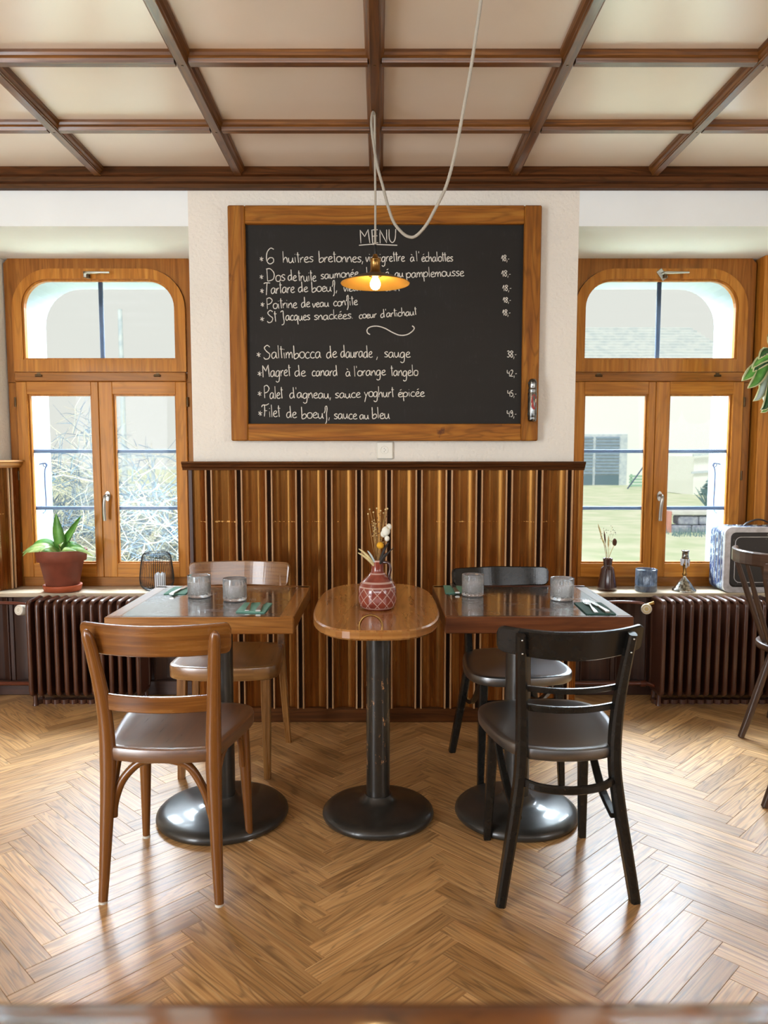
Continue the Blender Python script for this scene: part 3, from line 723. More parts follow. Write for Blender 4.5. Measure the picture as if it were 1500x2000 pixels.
build_window(2, WIN[1], 'honey pine window with arched fanlight right of the blackboard', math.radians(-38))
build_window(3, WIN[2], 'honey pine window at the right edge beyond the post', 0.0)
m = MB(); m.box((2.094, YG - 0.012, 1.47), (0.062, 0.11, 1.80), 0.004); struct(m.build('trim_6', 'window_pine'), 'pine post between the two right windows')

# ================================================================== BLACKBOARD
TP = math.radians(5.2); TC, TS = math.cos(TP), math.sin(TP); PY = 890 + 1500 * math.tan(TP)
def on_plane(px, py, Y):        # photograph measurement -> point on the vertical plane at depth Y
    a, b = (px - 742) / 1500, (PY - py) / 1500
    k = Y / (TC + TS * b); return a * k, 1.30 + (-TS + TC * b) * k
YB = 3.668
board = thing('blackboard', 'large blackboard menu in a worn pine frame hung on the plaster wall', 'blackboard', (0.024, YB, 1.37))
bx, bz = 0.024, 1.37
BL, BR_, BT = -0.722 - 0.0, 0.722, 1.078
m = MB(); m.box((0, 0.012, BT / 2), (1.36, 0.012, 0.96)); m.build('slate', 'chalkboard', board)
x0, x1 = -0.726, 0.722; fw = 0.079
m = MB(); m.box((x0 + fw / 2, 0.003, BT / 2), (fw, 0.042, BT), 0.005, (0, 0, 1)); m.build('frame_stile', 'frame_pine', board)
m = MB(); m.box((x1 - fw / 2, 0.003, BT / 2), (fw, 0.042, BT), 0.005, (0, 0, 1)); m.build('frame_stile', 'frame_pine', board)
m = MB(); m.box(((x0 + x1) / 2, 0.004, BT - 0.0415), (x1 - x0 - 2 * fw, 0.040, 0.083), 0.004, (1, 0, 0)); m.build('frame_rail', 'frame_pine', board)
m = MB(); m.box(((x0 + x1) / 2, 0.004, 0.040), (x1 - x0 - 2 * fw, 0.040, 0.080), 0.004, (1, 0, 0)); m.build('frame_rail', 'frame_pine', board)
ELL = [(0.82, 0.55), (0.74, 0.88), (0.45, 1.0), (0.16, 0.84), (0.08, 0.5), (0.16, 0.14), (0.42, 0.0), (0.7, 0.1), (0.82, 0.5)]
BOWL = [(0.74, 0.84), (0.48, 1.0), (0.18, 0.8), (0.08, 0.4), (0.2, 0.05), (0.42, 0.02), (0.64, 0.3), (0.74, 0.84)]
GL = {
 'a': (0.95, [BOWL, [(0.74, 0.95), (0.76, 0.35), (0.92, 0.0)]]), 'b': (0.88, [[(0.06, 2.1), (0.12, 1.0), (0.16, 0.05), (0.45, 0.0), (0.78, 0.3), (0.72, 0.75), (0.45, 0.8), (0.16, 0.45)]]),
 'c': (0.76, [[(0.7, 0.85), (0.42, 1.0), (0.12, 0.65), (0.14, 0.18), (0.42, 0.0), (0.74, 0.14)]]), 'd': (0.98, [BOWL, [(0.64, 2.1), (0.72, 1.0), (0.84, 0.0)]]),
 'e': (0.80, [[(0.12, 0.48), (0.45, 0.55), (0.66, 0.8), (0.45, 1.0), (0.15, 0.72), (0.14, 0.22), (0.42, 0.0), (0.82, 0.16)]]),
 'f': (0.66, [[(0.05, 0.9), (0.2, 1.4), (0.2, 1.95), (0.42, 2.15), (0.5, 1.6), (0.42, 0.7), (0.46, -0.2), (0.36, -0.8), (0.22, -0.95)]]),
 'g': (0.92, [BOWL, [(0.74, 0.95), (0.76, 0.0), (0.68, -0.75), (0.36, -0.95), (0.1, -0.75)]]), 'h': (0.85, [[(0.04, 2.1), (0.12, 0.0)], [(0.12, 0.45), (0.4, 0.95), (0.62, 0.8), (0.76, 0.0)]]),
 'i': (0.36, [[(0.12, 0.95), (0.2, 0.0)], [(0.1, 1.42), (0.13, 1.52)]]), 'k': (0.74, [[(0.06, 2.1), (0.12, 0.0)], [(0.62, 0.95), (0.16, 0.45), (0.7, 0.0)]]), 'l': (0.36, [[(0.08, 2.1), (0.2, 0.0)]]),
 'm': (1.15, [[(0.06, 0.95), (0.1, 0.0)], [(0.1, 0.5), (0.3, 0.95), (0.48, 0.8), (0.54, 0.0)], [(0.54, 0.5), (0.76, 0.95), (0.94, 0.8), (1.04, 0.0)]]),
 'n': (0.82, [[(0.06, 0.95), (0.1, 0.0)], [(0.1, 0.5), (0.4, 0.98), (0.6, 0.8), (0.74, 0.0)]]), 'o': (0.86, [ELL]),
 'p': (0.90, [[(0.04, 1.0), (0.12, 0.0), (0.2, -0.95)], [(0.1, 0.55), (0.4, 1.0), (0.78, 0.75), (0.72, 0.2), (0.42, 0.0), (0.14, 0.15)]]),
 'q': (0.95, [BOWL, [(0.74, 0.95), (0.78, 0.0), (0.92, -0.9)]]), 'r': (0.60, [[(0.06, 0.95), (0.12, 0.0)], [(0.12, 0.5), (0.34, 0.95), (0.56, 0.92)]]),
 's': (0.70, [[(0.64, 0.9), (0.36, 1.0), (0.12, 0.78), (0.36, 0.54), (0.62, 0.3), (0.4, 0.02), (0.06, 0.1)]]), 't': (0.50, [[(0.16, 1.95), (0.22, 1.0), (0.32, 0.0)], [(0.0, 1.5), (0.46, 1.46)]]),
 'u': (0.92, [[(0.06, 0.95), (0.1, 0.3), (0.34, 0.0), (0.6, 0.3), (0.68, 0.85)], [(0.68, 0.95), (0.74, 0.25), (0.9, 0.0)]]), 'v': (0.66, [[(0.05, 0.95), (0.3, 0.0), (0.62, 1.0)]]),
 'x': (0.7, [[(0.05, 0.95), (0.62, 0.0)], [(0.62, 0.95), (0.05, 0.0)]]), 'y': (0.80, [[(0.06, 1.0), (0.38, 0.15)], [(0.74, 1.0), (0.38, 0.15), (0.14, -0.95)]]),
 "'": (0.24, [[(0.1, 2.0), (0.12, 1.6)]]), ',': (0.35, [[(0.2, 0.15), (0.08, -0.4)]]), '.': (0.35, [[(0.1, 0.0), (0.16, 0.1)]]), '-': (0.5, [[(0.05, 0.6), (0.42, 0.66)]]),
 '*': (0.8, [[(0.1, 0.35), (0.7, 0.7)], [(0.15, 0.8), (0.62, 0.2)], [(0.42, 0.95), (0.38, 0.1)]]),
 'M': (1.5, [[(0.18, 0.0), (0.1, 2.0), (0.68, 1.0), (1.1, 2.05), (1.34, 0.0)]]), 'E': (1.0, [[(0.85, 2.0), (0.1, 2.0), (0.2, 0.0), (0.92, 0.05)], [(0.14, 1.05), (0.8, 1.1)]]),
 'N': (1.2, [[(0.15, 0.0), (0.12, 2.0), (1.0, 0.0), (0.98, 2.0)]]), 'U': (1.1, [[(0.1, 2.0), (0.14, 0.6), (0.5, 0.0), (0.86, 0.5), (0.95, 2.0)]]),
 'D': (1.5, [[(0.18, 2.0), (0.3, 0.05)], [(0.05, 2.0), (0.7, 2.05), (1.3, 1.3), (1.15, 0.35), (0.3, 0.02)]]), 'T': (1.3, [[(0.0, 1.95), (0.4, 2.1), (1.2, 2.0)], [(0.62, 2.0), (0.56, 1.0), (0.5, -0.1)]]),
 'P': (1.15, [[(0.1, 2.0), (0.22, 0.0)], [(0.06, 1.95), (0.6, 2.15), (1.05, 1.65), (0.75, 1.05), (0.2, 0.85)]]), 'S': (1.2, [[(1.0, 1.85), (0.6, 2.15), (0.18, 1.75), (0.5, 1.2), (1.0, 0.7), (0.85, 0.05), (0.35, -0.1), (0.08, 0.2)]]),
 'J': (1.1, [[(0.1, 1.75), (0.35, 2.0), (0.62, 1.9), (0.7, 0.8), (0.86, -0.2), (0.7, -0.75), (0.35, -0.85)]]), 'F': (1.25, [[(0.0, 1.6), (0.2, 1.95), (0.8, 1.95), (1.25, 2.2)], [(0.5, 1.95), (0.56, 0.9), (0.48, 0.0)], [(0.42, 1.0), (0.95, 1.0)]]),
 '6': (1.2, [[(0.95, 1.95), (0.55, 2.1), (0.16, 1.5), (0.12, 0.5), (0.45, 0.0), (0.9, 0.25), (0.85, 0.75), (0.45, 0.8), (0.18, 0.4)]]),
 '1': (0.6, [[(0.05, 0.7), (0.4, 1.6), (0.46, 0.0)]]), '8': (0.85, [[(0.7, 1.4), (0.4, 1.6), (0.14, 1.3), (0.4, 0.95), (0.7, 0.5), (0.45, 0.0), (0.12, 0.4), (0.4, 0.9), (0.72, 1.25), (0.66, 1.45)]]),
 '3': (0.8, [[(0.1, 1.4), (0.4, 1.6), (0.66, 1.25), (0.36, 0.9), (0.72, 0.5), (0.4, 0.0), (0.05, 0.2)]]), '4': (0.8, [[(0.1, 1.6), (0.12, 0.9), (0.6, 0.85)], [(0.6, 1.3), (0.66, 0.0)]]),
 '2': (0.85, [[(0.1, 1.3), (0.4, 1.6), (0.64, 1.2), (0.3, 0.4), (0.08, 0.05), (0.8, 0.05)]]), '5': (0.8, [[(0.66, 1.55), (0.2, 1.5), (0.16, 0.95), (0.55, 0.9), (0.68, 0.4), (0.36, 0.0), (0.06, 0.15)]]),
 '9': (0.8, [[(0.62, 1.35), (0.36, 1.55), (0.12, 1.2), (0.36, 0.85), (0.62, 1.25), (0.64, 0.4), (0.4, 0.0), (0.12, 0.1)]]),
}
for b_, acc, nm in (('e', [(0.34, 1.4), (0.6, 1.65)], 'é'), ('a', [(0.2, 1.65), (0.46, 1.4)], 'à')): GL[nm] = (GL[b_][0], GL[b_][1] + [acc])
def chalk_word(mb, text, xa, xb, ya, yb, xh, wid=1.0):      # photograph pixels; xh = height of a small letter
    W_ = sum(GL[c][0] for c in text) + 0.12; x = 0.0; rnd = random.Random(text + str(xa))
    kx = (xb - xa) / W_
    for c in text:
        adv, strokes = GL[c]; jy = rnd.uniform(-0.06, 0.06) * xh
        for st in strokes:
            P = cat_rom([(p[0], p[1], 0) for p in st], 5) if len(st) > 2 and c not in 'MNE' else [Vector((*p, 0)) for p in st]
            if c in 'MNE' : P = [Vector((*st[0], 0))] + [Vector((*a, 0)).lerp(Vector((*b, 0)), t_) for a, b in zip(st[:-1], st[1:]) for t_ in (0.33, 0.66, 1.0)]
            pts = []
            for p in P:
                px = xa + (x + p.x) * kx; py = ya + (yb - ya) * (px - xa) / max(1, xb - xa) - p.y * xh + jy
                X, Z = on_plane(px, py, YB + 0.0055); pts.append((X - bx, 0.0052, Z - bz))
            n = len(pts); r0 = wid * 2.46e-3
            sc = [r0 * rnd.uniform(0.8, 1.1) * (0.75 if i in (0, n - 1) else 1) for i in range(n)]
            mb.tube(pts, [(k * 0.35, k) for k in sc] if False else sc, 5, True, False, True, flat=(1, 0.25), up=(0, -1, 0))
        x += adv
LINES = [
 [('MENU', 702, 777, 476, 473, 13, 1.0)],
 [('*', 506, 517, 511, 511, 10), ('6', 519, 541, 515, 515, 14.5), ('huitres', 552, 614, 513, 512, 10.5), ('bretonnes,', 622, 712, 512, 512, 10.5), ('vinaigrettre', 714, 792, 511, 510, 9.5), ('à', 801, 811, 511, 510, 8.5), ("l'", 812, 821, 510, 510, 9.5), ('échalottes', 823, 886, 511, 510, 9.0)],
 [('*', 506, 517, 546, 546, 10), ('Dos', 519, 559, 549, 549, 12), ('de', 562, 581, 548, 548, 10), ('truite', 582, 619, 549, 549, 10.5), ('saumonée', 626, 702, 545, 540, 9), ('laqué', 715, 762, 541, 541, 9.5), ('au', 771, 789, 541, 541, 8.5), ('pamplemousse', 793, 908, 542, 539, 9.5)],
 [('*', 507, 518, 573, 573, 10), ('Tartare', 515, 577, 575, 571, 11), ('de', 582, 603, 571, 570, 9.5), ('boeuf,', 608, 661, 570, 569, 9.8), ('vieux', 671, 706, 569, 568, 8.5), ('romarin', 724, 782, 568, 568, 8.0)],
 [('*', 508, 519, 600, 600, 10), ('Poitrine', 520, 582, 603, 601, 10), ('de', 588, 607, 600, 599, 9.5), ('veau', 610, 644, 600, 599, 8.5), ('confite', 651, 700, 598, 595, 9)],
 [('*', 507, 519, 628, 628, 10), ('St', 521, 542, 630, 628, 10.5), ('Jacques', 547, 607, 626, 625, 9.5), ('snackées.', 613, 692, 625, 622, 9), ('coeur', 701, 737, 622, 620, 7.5), ("d'artichaut", 743, 815, 620, 615, 7.8)],
 [('*', 500, 512, 698, 698, 11), ('Saltimbocca', 514, 629, 700, 699, 12), ('de', 637, 660, 699, 698, 11.5), ('daurade', 665, 729, 698, 698, 11.5), (',', 734, 742, 699, 699, 11), ('sauge', 750, 803, 698, 698, 10.5)],
 [('*', 502, 514, 736, 736, 11), ('Magret', 512, 569, 737, 734, 11.5), ('de', 575, 599, 735, 735, 10.5), ('canard', 609, 661, 734, 734, 10), ('à', 675, 686, 735, 735, 9), ("l'orange", 691, 755, 735, 732, 9.8), ('tangelo', 763, 818, 734, 734, 10.2)],
 [('*', 502, 514, 775, 775, 11), ('Palet', 515, 554, 778, 778, 11.5), ("d'agneau,", 565, 649, 777, 778, 10.2), ('sauce', 654, 706, 778, 776, 9.5), ('yoghurt', 711, 771, 775, 776, 10), ('épicée', 777, 831, 775, 774, 9)],
 [('*', 503, 515, 813, 813, 11), ('Filet', 511, 549, 814, 814, 11.5), ('de', 559, 581, 816, 816, 11), ('boeuf,', 588, 647, 817, 817, 11), ('sauce', 652, 699, 818, 818, 10), ('au', 702, 722, 818, 818, 8.5), ('bleu', 726, 763, 817, 818, 10.5)],
 [('18,-', 979, 996, 510, 510, 7.2, 0.85)], [('18,-', 979, 999, 540, 540, 7.2, 0.85)], [('18,-', 981, 1000, 568, 568, 7, 0.85)], [('18,-', 982, 999, 591, 591, 6.2, 0.85)], [('18,-', 981, 998, 616, 616, 7, 0.85)],
 [('38,-', 990, 1010, 698, 698, 8, 0.85)], [('42,-', 990, 1011, 735, 735, 8, 0.85)], [('45,-', 991, 1010, 774, 774, 7.5, 0.85)], [('49,-', 990, 1010, 814, 814, 8, 0.85)],
]
for L in LINES:
    for wd in L:
        m = MB(); chalk_word(m, *wd); m.build('chalk_word', 'chalk', board)
    if L[0][0] == 'MENU':
        m = MB()
        pts = [on_plane(x, y, YB + 0.0055) for x, y in ((701, 479), (725, 477), (750, 478), (776, 479))]
        m.tube([(X - bx, 0.0052, Z - bz) for X, Z in pts], 0.0025, 5, flat=(1, 0.25), up=(0, -1, 0))
        m.build('chalk_underline', 'chalk', board)
sq = [(722.9, 653.5), (717.5, 649.7), (717.5, 642.8), (724.4, 638.2), (736.7, 636.9), (752, 641.2), (767.4, 649.7), (781.2, 654.7), (795, 653.5), (805.7, 646.6), (809.1, 640.5), (804.9, 636.3)]
m = MB(); m.tube(cat_rom([(on_plane(x, y, YB + 0.0055)[0] - bx, 0.0052, on_plane(x, y, YB + 0.0055)[1] - bz) for x, y in sq], 5), 0.0029, 5, flat=(1, 0.25), up=(0, -1, 0)); m.build('chalk_flourish', 'chalk', board)

# wall bottle opener on the frame
op = thing('bottle_opener', 'small steel bottle-shaped opener with red oval badge on the blackboard frame', 'bottle opener', (0.712, 3.6262, 1.4585))
m = MB(); m.lathe([(0.010, 0), (0.019, 0.004), (0.0205, 0.016), (0.0195, 0.018), (0.0205, 0.021), (0.0215, 0.03), (0.0215, 0.132), (0.019, 0.137), (0.0205, 0.141), (0.0205, 0.152), (0.018, 0.155), (0.0195, 0.16), (0.0195, 0.182), (0.015, 0.194), (0.009, 0.198)], 20); m.build('body', 'opener_steel', op)
for zz in (0.036, 0.178):
    m = MB(); m.box((-0.0185, -0.004, zz), (0.006, 0.014, 0.010), 0.001); m.build('notch', 'socket_hole', op)
m = MB()
V = []; n = 20
for k in range(n):
    a = 2 * PI * k / n; xx = 0.0035 + 0.0135 * math.cos(a); V.append((xx, -math.sqrt(max(0, 0.0224 ** 2 - xx * xx)), 0.09 + 0.035 * math.sin(a)))
m.add(V, [list(range(n))]); m.build('badge', 'label_red', op)
m = MB(); m.add([(-0.010, -0.0208, 0.072), (0.014, -0.0182, 0.090), (0.0145, -0.0179, 0.106), (-0.008, -0.0216, 0.085)], [(0, 1, 2, 3)]); m.build('badge_band', 'label_cream', op)

# wall socket
so_ = thing('wall_socket', 'cream square wall socket below the blackboard', 'socket', (0.0245, 3.70, 1.283))
m = MB(); m.box((0, -0.006, 0.042), (0.079, 0.014, 0.084), 0.005); m.build('plate', 'white_plastic', so_)
m = MB(); m.lathe([(0.0195, 0), (0.0195, 0.003), (0.0175, 0.003), (0.017, 0.0015)], 24, cap1=True); m.v = [Vector((v.x - 0.003, -0.0125 - v.z, 0.044 + v.y)) for v in m.v]; m.build('outlet_ring', 'white_plastic', so_)
m = MB()
for hx, hz in ((-0.004, 0.052), (-0.004, 0.036), (0.002, 0.044)): m.box((hx, -0.0145, hz), (0.0028, 0.003, 0.0028))
m.build('hole', 'socket_hole', so_)

# ================================================================== PENDANT LAMP
lp = thing('pendant_lamp', 'small brass pendant lamp glowing in front of the blackboard', 'lamp', (-0.0174, 2.967, 1.945))
m = MB(); m.lathe([(0.019, 0.036), (0.03, 0.034), (0.08, 0.020), (0.128, 0.001), (0.1295, 0.0), (0.1305, 0.002)], 48, cap0=False, cap1=False); m.build('shade_lining', 'shade_inside', lp)
m = MB(); m.lathe([(0.1305, 0.002), (0.08, 0.0235), (0.03, 0.0385), (0.018, 0.041)], 48, cap0=False, cap1=False); m.build('shade', 'shade_outside', lp)
m = MB(); m.lathe([(0.019, 0.026), (0.024, 0.028), (0.024, 0.040), (0.0205, 0.044), (0.0205, 0.048), (0.0185, 0.050), (0.0185, 0.084), (0.0205, 0.086), (0.0205, 0.092), (0.012, 0.096), (0.009, 0.106), (0.005, 0.110)], 24); m.build('socket', 'brass', lp)
m = MB(); m.lathe([(0.0001, -0.022), (0.008, -0.021), (0.015, -0.016), (0.0195, -0.006), (0.0195, 0.003), (0.016, 0.013), (0.011, 0.022), (0.009, 0.03)], 20, cap0=False, cap1=False); m.build('bulb', 'bulb_glow', lp)
m = MB(); m.lathe([(0.006, 0.104), (0.0065, 0.112), (0.0055, 0.142), (0.0046, 0.144)], 10); m.build('strain_relief', 'black_wire', lp)
m = MB(); m.tube([(0, 0, 0.108), (0.0005, 0, 0.3), (-0.002, -0.008, 0.606)], 0.0042, 8); m.build('cord_drop', 'cord_grey', lp)
cordP = [(-0.0200, 2.962, 2.553), (-0.026, 2.95, 2.556), (-0.0310, 2.91, 2.500), (-0.0205, 2.871, 2.40), (-0.0091, 2.832, 2.323), (0.0108, 2.792, 2.2395), (0.0266, 2.753, 2.1663), (0.0456, 2.713, 2.0996), (0.0709, 2.674, 2.0544), (0.0938, 2.634, 2.0267), (0.1176, 2.595, 2.0175), (0.1487, 2.555, 2.0402), (0.1753, 2.516, 2.0792), (0.2009, 2.476, 2.1225), (0.2161, 2.437, 2.1653), (0.2318, 2.397, 2.2327), (0.2452, 2.358, 2.3113), (0.2579, 2.318, 2.386), (0.267, 2.279, 2.4569), (0.2768, 2.2395, 2.5375), (0.283, 2.20, 2.612)]
lo = Vector((-0.0174, 2.967, 1.945))
pts = cat_rom([Vector(p) - lo for p in cordP], 12)
m = MB(); m.tube(pts, [0.0047 * (1.0 + 0.16 * (i % 2)) for i in range(len(pts))], 8); m.build('cord_loop', 'cord_grey', lp)
m = MB(); m.tube(cat_rom([(-0.008, 0, 0.634), (-0.008, 0, 0.612), (0.0, -0.004, 0.602), (0.006, -0.008, 0.608), (0.003, -0.008, 0.616)], 4), 0.002, 6); m.build('hook', 'hinge_metal', lp)

# ================================================================== TABLES
def rr(hx, hy, r, n=6, z=0.0):
    P = []
    for cx_, cy_, a0 in ((hx - r, hy - r, 0), (-hx + r, hy - r, 90), (-hx + r, -hy + r, 180), (hx - r, -hy + r, 270)):
        for k in range(n + 1):
            a = math.radians(a0 + 90 * k / n); P.append((cx_ + r * math.cos(a), cy_ + r * math.sin(a), z))
    return P
def pedestal(root, rb, rc, zt, cmat):
    m = MB(); m.lathe([(rb - 0.02, 0), (rb - 0.004, 0.004), (rb, 0.012), (rb - 0.002, 0.022), (rb - 0.012, 0.032), (rb - 0.035, 0.040), (rb * 0.55, 0.050), (rc + 0.03, 0.058), (rc + 0.014, 0.066), (rc + 0.004, 0.082)], 56, cap1=True); m.build('base', 'black_iron', root)
    m = MB(); m.lathe([(rc, 0.066), (rc, zt - 0.02)], 32); m.build('column', cmat, root)
    m = MB(); m.lathe([(rc + 0.008, zt - 0.022), (0.13, zt - 0.012), (0.13, zt)], 24); m.build('top_plate', 'black_iron', root)
def square_table(name_label, x, y, em, rb, group):
    root = thing('square_table', name_label, 'table', (x, y, 0), 0, group)
    H = 0.3205; zt = 0.755; zb = 0.697
    m = MB(); e = 0.05
    for (a, b, sx, sy, g) in ((0, -H + 0.008, 2 * H, 0.016, (1, 0, 0)), (0, H - e / 2, 2 * H, e, (1, 0, 0)), (-H + e / 2, 0, e, 2 * H - 0.04, (0, 1, 0)), (H - e / 2, 0, e, 2 * H - 0.04, (0, 1, 0))):
        m.box((a, b, (zt + zb) / 2), (sx, sy, zt - zb), 0.003, g)
    m.build('edge_frame', em, root)
    m = MB(); m.box((0, -0.012, zt - 0.015), (2 * H - 2 * e + 0.004, 2 * H - e - 0.016 + 0.004, 0.0302), 0.0008, (1, 0, 0)); m.build('top_inlay', 'table_black', root)
    m = MB(); m.box((0, 0, zb + 0.012), (2 * H - 0.06, 2 * H - 0.06, 0.02)); m.build('underframe', 'dark_panel_wood', root)
    pedestal(root, rb, 0.045, zb + 0.002, 'black_iron')
    return root
square_table('square pedestal table with black top and light oak edge, left of the oval table', -0.6135, 2.880, 'table_edge_oak', 0.236, 'square bistro tables')
square_table('square pedestal table with black top and dark brown edge, right of the oval table', 0.5425, 2.888, 'table_edge_dark', 0.222, 'square bistro tables')
for o in list(bpy.data.objects):
    if o.get('category') == 'table':
        for c in o.children:
            if c.name.split('.')[0] in ('base', 'column'): c.location = ((0.044 if o.location.x < 0 else -0.047), -0.215 + 0.02, 0)
ct = thing('oval_table', 'narrow oval wooden pedestal table holding the brown vase', 'table', (-0.0125, 2.81, 0))
def sup(hx, hy, e, n=56, z=0.0):
    P = []
    for k in range(n):
        a = 2 * PI * k / n; c_, s_ = math.cos(a), math.sin(a)
        P.append((math.copysign(abs(c_) ** (2 / e), c_) * hx, math.copysign(abs(s_) ** (2 / e), s_) * hy, z))
    return P
m = MB(); hx, hy = 0.2235, 0.45
m.loft([sup(hx - 0.006, hy - 0.006, 3.0, z=0.722), sup(hx, hy, 3.0, z=0.728), sup(hx, hy, 3.0, z=0.750), sup(hx - 0.005, hy - 0.005, 3.0, z=0.755)], False, g=(0, 1, 0)); m.build('tabletop', 'console_top_wood', ct)
pedestal(ct, 0.2015, 0.0425, 0.722, 'black_iron_chipped')
for c in ct.children:
    if c.name.split('.')[0] in ('base', 'column', 'top_plate'): c.location = (0.006, -0.125, 0)
m = MB(); m.tube([(0.037 * math.cos(PI * k / 16), 0, 0.039 * math.sin(PI * k / 16)) for k in range(17)], 0.0038, 10); hd = m.build('ring_handle', 'brass', ct); hd.location = (-0.0165, -0.392, 0.754)

# ================================================================== CHAIRS
def seat_loft(outline, zt, th, mat, root, dish=0.008):
    cx_ = sum(p[0] for p in outline) / len(outline); cy_ = sum(p[1] for p in outline) / len(outline)
    def sc(k, z, d=0): return [(cx_ + (x - cx_) * k, cy_ + (y - cy_) * k, z - d) for x, y in outline]
    m = MB(); m.loft([sc(0.97, zt - th), sc(0.995, zt - th + 0.004), sc(1.0, zt - 0.010), sc(0.992, zt - 0.003)], True, True, False, (0, 1, 0))
    m.loft([sc(0.992, zt - 0.003), sc(0.975, zt), sc(0.90, zt), sc(0.80, zt, dish * 0.45), sc(0.62, zt, dish * 0.9), sc(0.35, zt, dish), sc(0.1, zt, dish)], True, False, True, (0, 1, 0))
    m.build('seat', mat, root)
def curved_rail(root, name, mat, xs, yc, k, z, h, th, tilt=0.0, dip=0.0, corner=0.012, taper=0.0):
    m = MB(); pts = []; sc = []
    n = 44
    for i in range(n + 1):
        u_ = -1 + 2 * i / n; x = xs * (u_ * 0.45 + 0.55 * math.sin(u_ * PI / 2)); pts.append((x, yc + k * x * x, z - dip * (1 - (x / xs) ** 2)))
        d = xs - abs(x); kk = 1.0
        if corner and d < corner: kk = 1 - (corner - math.sqrt(max(0, corner ** 2 - (corner - d) ** 2))) * 2 / h
        sc.append((1.0 if d > 0.002 else 0.8, kk * (1 - taper * abs(x) / xs)))
    m.sweep(pts, rect_sec(th, h, min(th, h) * 0.28), sc, up=(0, -tilt, 1), smooth=False); return m.build(name, mat, root)
def chair_bentwood(label, loc, rot, mat):       # round legs, arched braces
    r = thing('bentwood_chair', label, 'chair', loc, rot)
    for s_ in (-1, 1):
        m = MB(); P = cat_rom([(s_ * 0.171, -0.196, 0.006), (s_ * 0.162, -0.180, 0.20), (s_ * 0.155, -0.166, 0.42), (s_ * 0.160, -0.172, 0.58), (s_ * 0.173, -0.205, 0.74), (s_ * 0.180, -0.222, 0.80), (s_ * 0.1815, -0.225, 0.818)], 5)
        R = []
        for p in P:
            z = p.z; rr_ = 0.0135 + 0.011 * min(1, z / 0.42) if z < 0.42 else 0.0245 - 0.007 * (z - 0.42) / 0.38
            if z > 0.78: rr_ *= max(0.25, math.sqrt(max(0.02, 1 - ((z - 0.78) / 0.039) ** 2)))
            R.append(rr_)
        m.tube(P, R, 14, flat=(1, 0.78)); c = m.build('leg', mat, r)
        m = MB(); m.lathe([(0.0125, 0), (0.013, 0.007)], 12, (s_ * 0.171, -0.196, 0)); m.build('glide', 'glide_white', c)
        m = MB(); P = [(s_ * (0.164 + 0.014 * t_), 0.172 + 0.02 * t_, 0.43 - 0.424 * t_) for t_ in (0, 0.1, 0.25, 0.5, 0.75, 1)]
        m.tube(P, [0.0205, 0.021, 0.0205, 0.018, 0.015, 0.012], 14); c = m.build('leg', mat, r)
        m = MB(); m.lathe([(0.0135, 0), (0.0135, 0.008)], 12, (s_ * 0.178, 0.192, 0)); m.build('glide', 'glide_white', c)
        m = MB(); m.tube(cat_rom([(s_ * 0.150, -0.150, 0.255), (s_ * 0.150, -0.135, 0.33), (s_ * 0.156, -0.07, 0.405), (s_ * 0.163, 0.01, 0.418), (s_ * 0.166, 0.09, 0.405), (s_ * 0.163, 0.150, 0.34), (s_ * 0.163, 0.163, 0.27)], 5), 0.0105, 8); m.build('brace', mat, r)
    m = MB(); m.tube(cat_rom([(-0.147, -0.158, 0.245), (-0.142, -0.158, 0.29), (-0.118, -0.155, 0.355), (-0.07, -0.15, 0.405), (-0.02, -0.15, 0.417), (0.03, -0.15, 0.415), (0.08, -0.15, 0.395), (0.122, -0.155, 0.33), (0.142, -0.158, 0.265), (0.148, -0.158, 0.232)], 5), [0.0125] * 46, 10); m.build('brace', mat, r)
    o = [(-0.135, -0.178), (-0.06, -0.192), (0.0, -0.195), (0.06, -0.192), (0.135, -0.178), (0.158, -0.155), (0.172, -0.10), (0.187, -0.02), (0.201, 0.06), (0.208, 0.13), (0.203, 0.175), (0.186, 0.210), (0.15, 0.233), (0.08, 0.243), (0, 0.246), (-0.08, 0.243), (-0.15, 0.233), (-0.186, 0.210), (-0.203, 0.175), (-0.208, 0.13), (-0.201, 0.06), (-0.187, -0.02), (-0.172, -0.10), (-0.158, -0.155)]
    seat_loft([(p.x, p.y) for p in cat_rom([(x, y, 0) for x, y in o + [o[0]]], 3)[:-1]], 0.462, 0.042, 'seat_beech', r)
    curved_rail(r, 'back_rail', mat, 0.2135, -0.222, 1.1, 0.787, 0.094, 0.014, 0.22, 0.003, 0.018)
    curved_rail(r, 'back_slat', mat, 0.150, -0.196, 1.0, 0.596, 0.050, 0.012, 0.1, 0.002, 0)
    return r
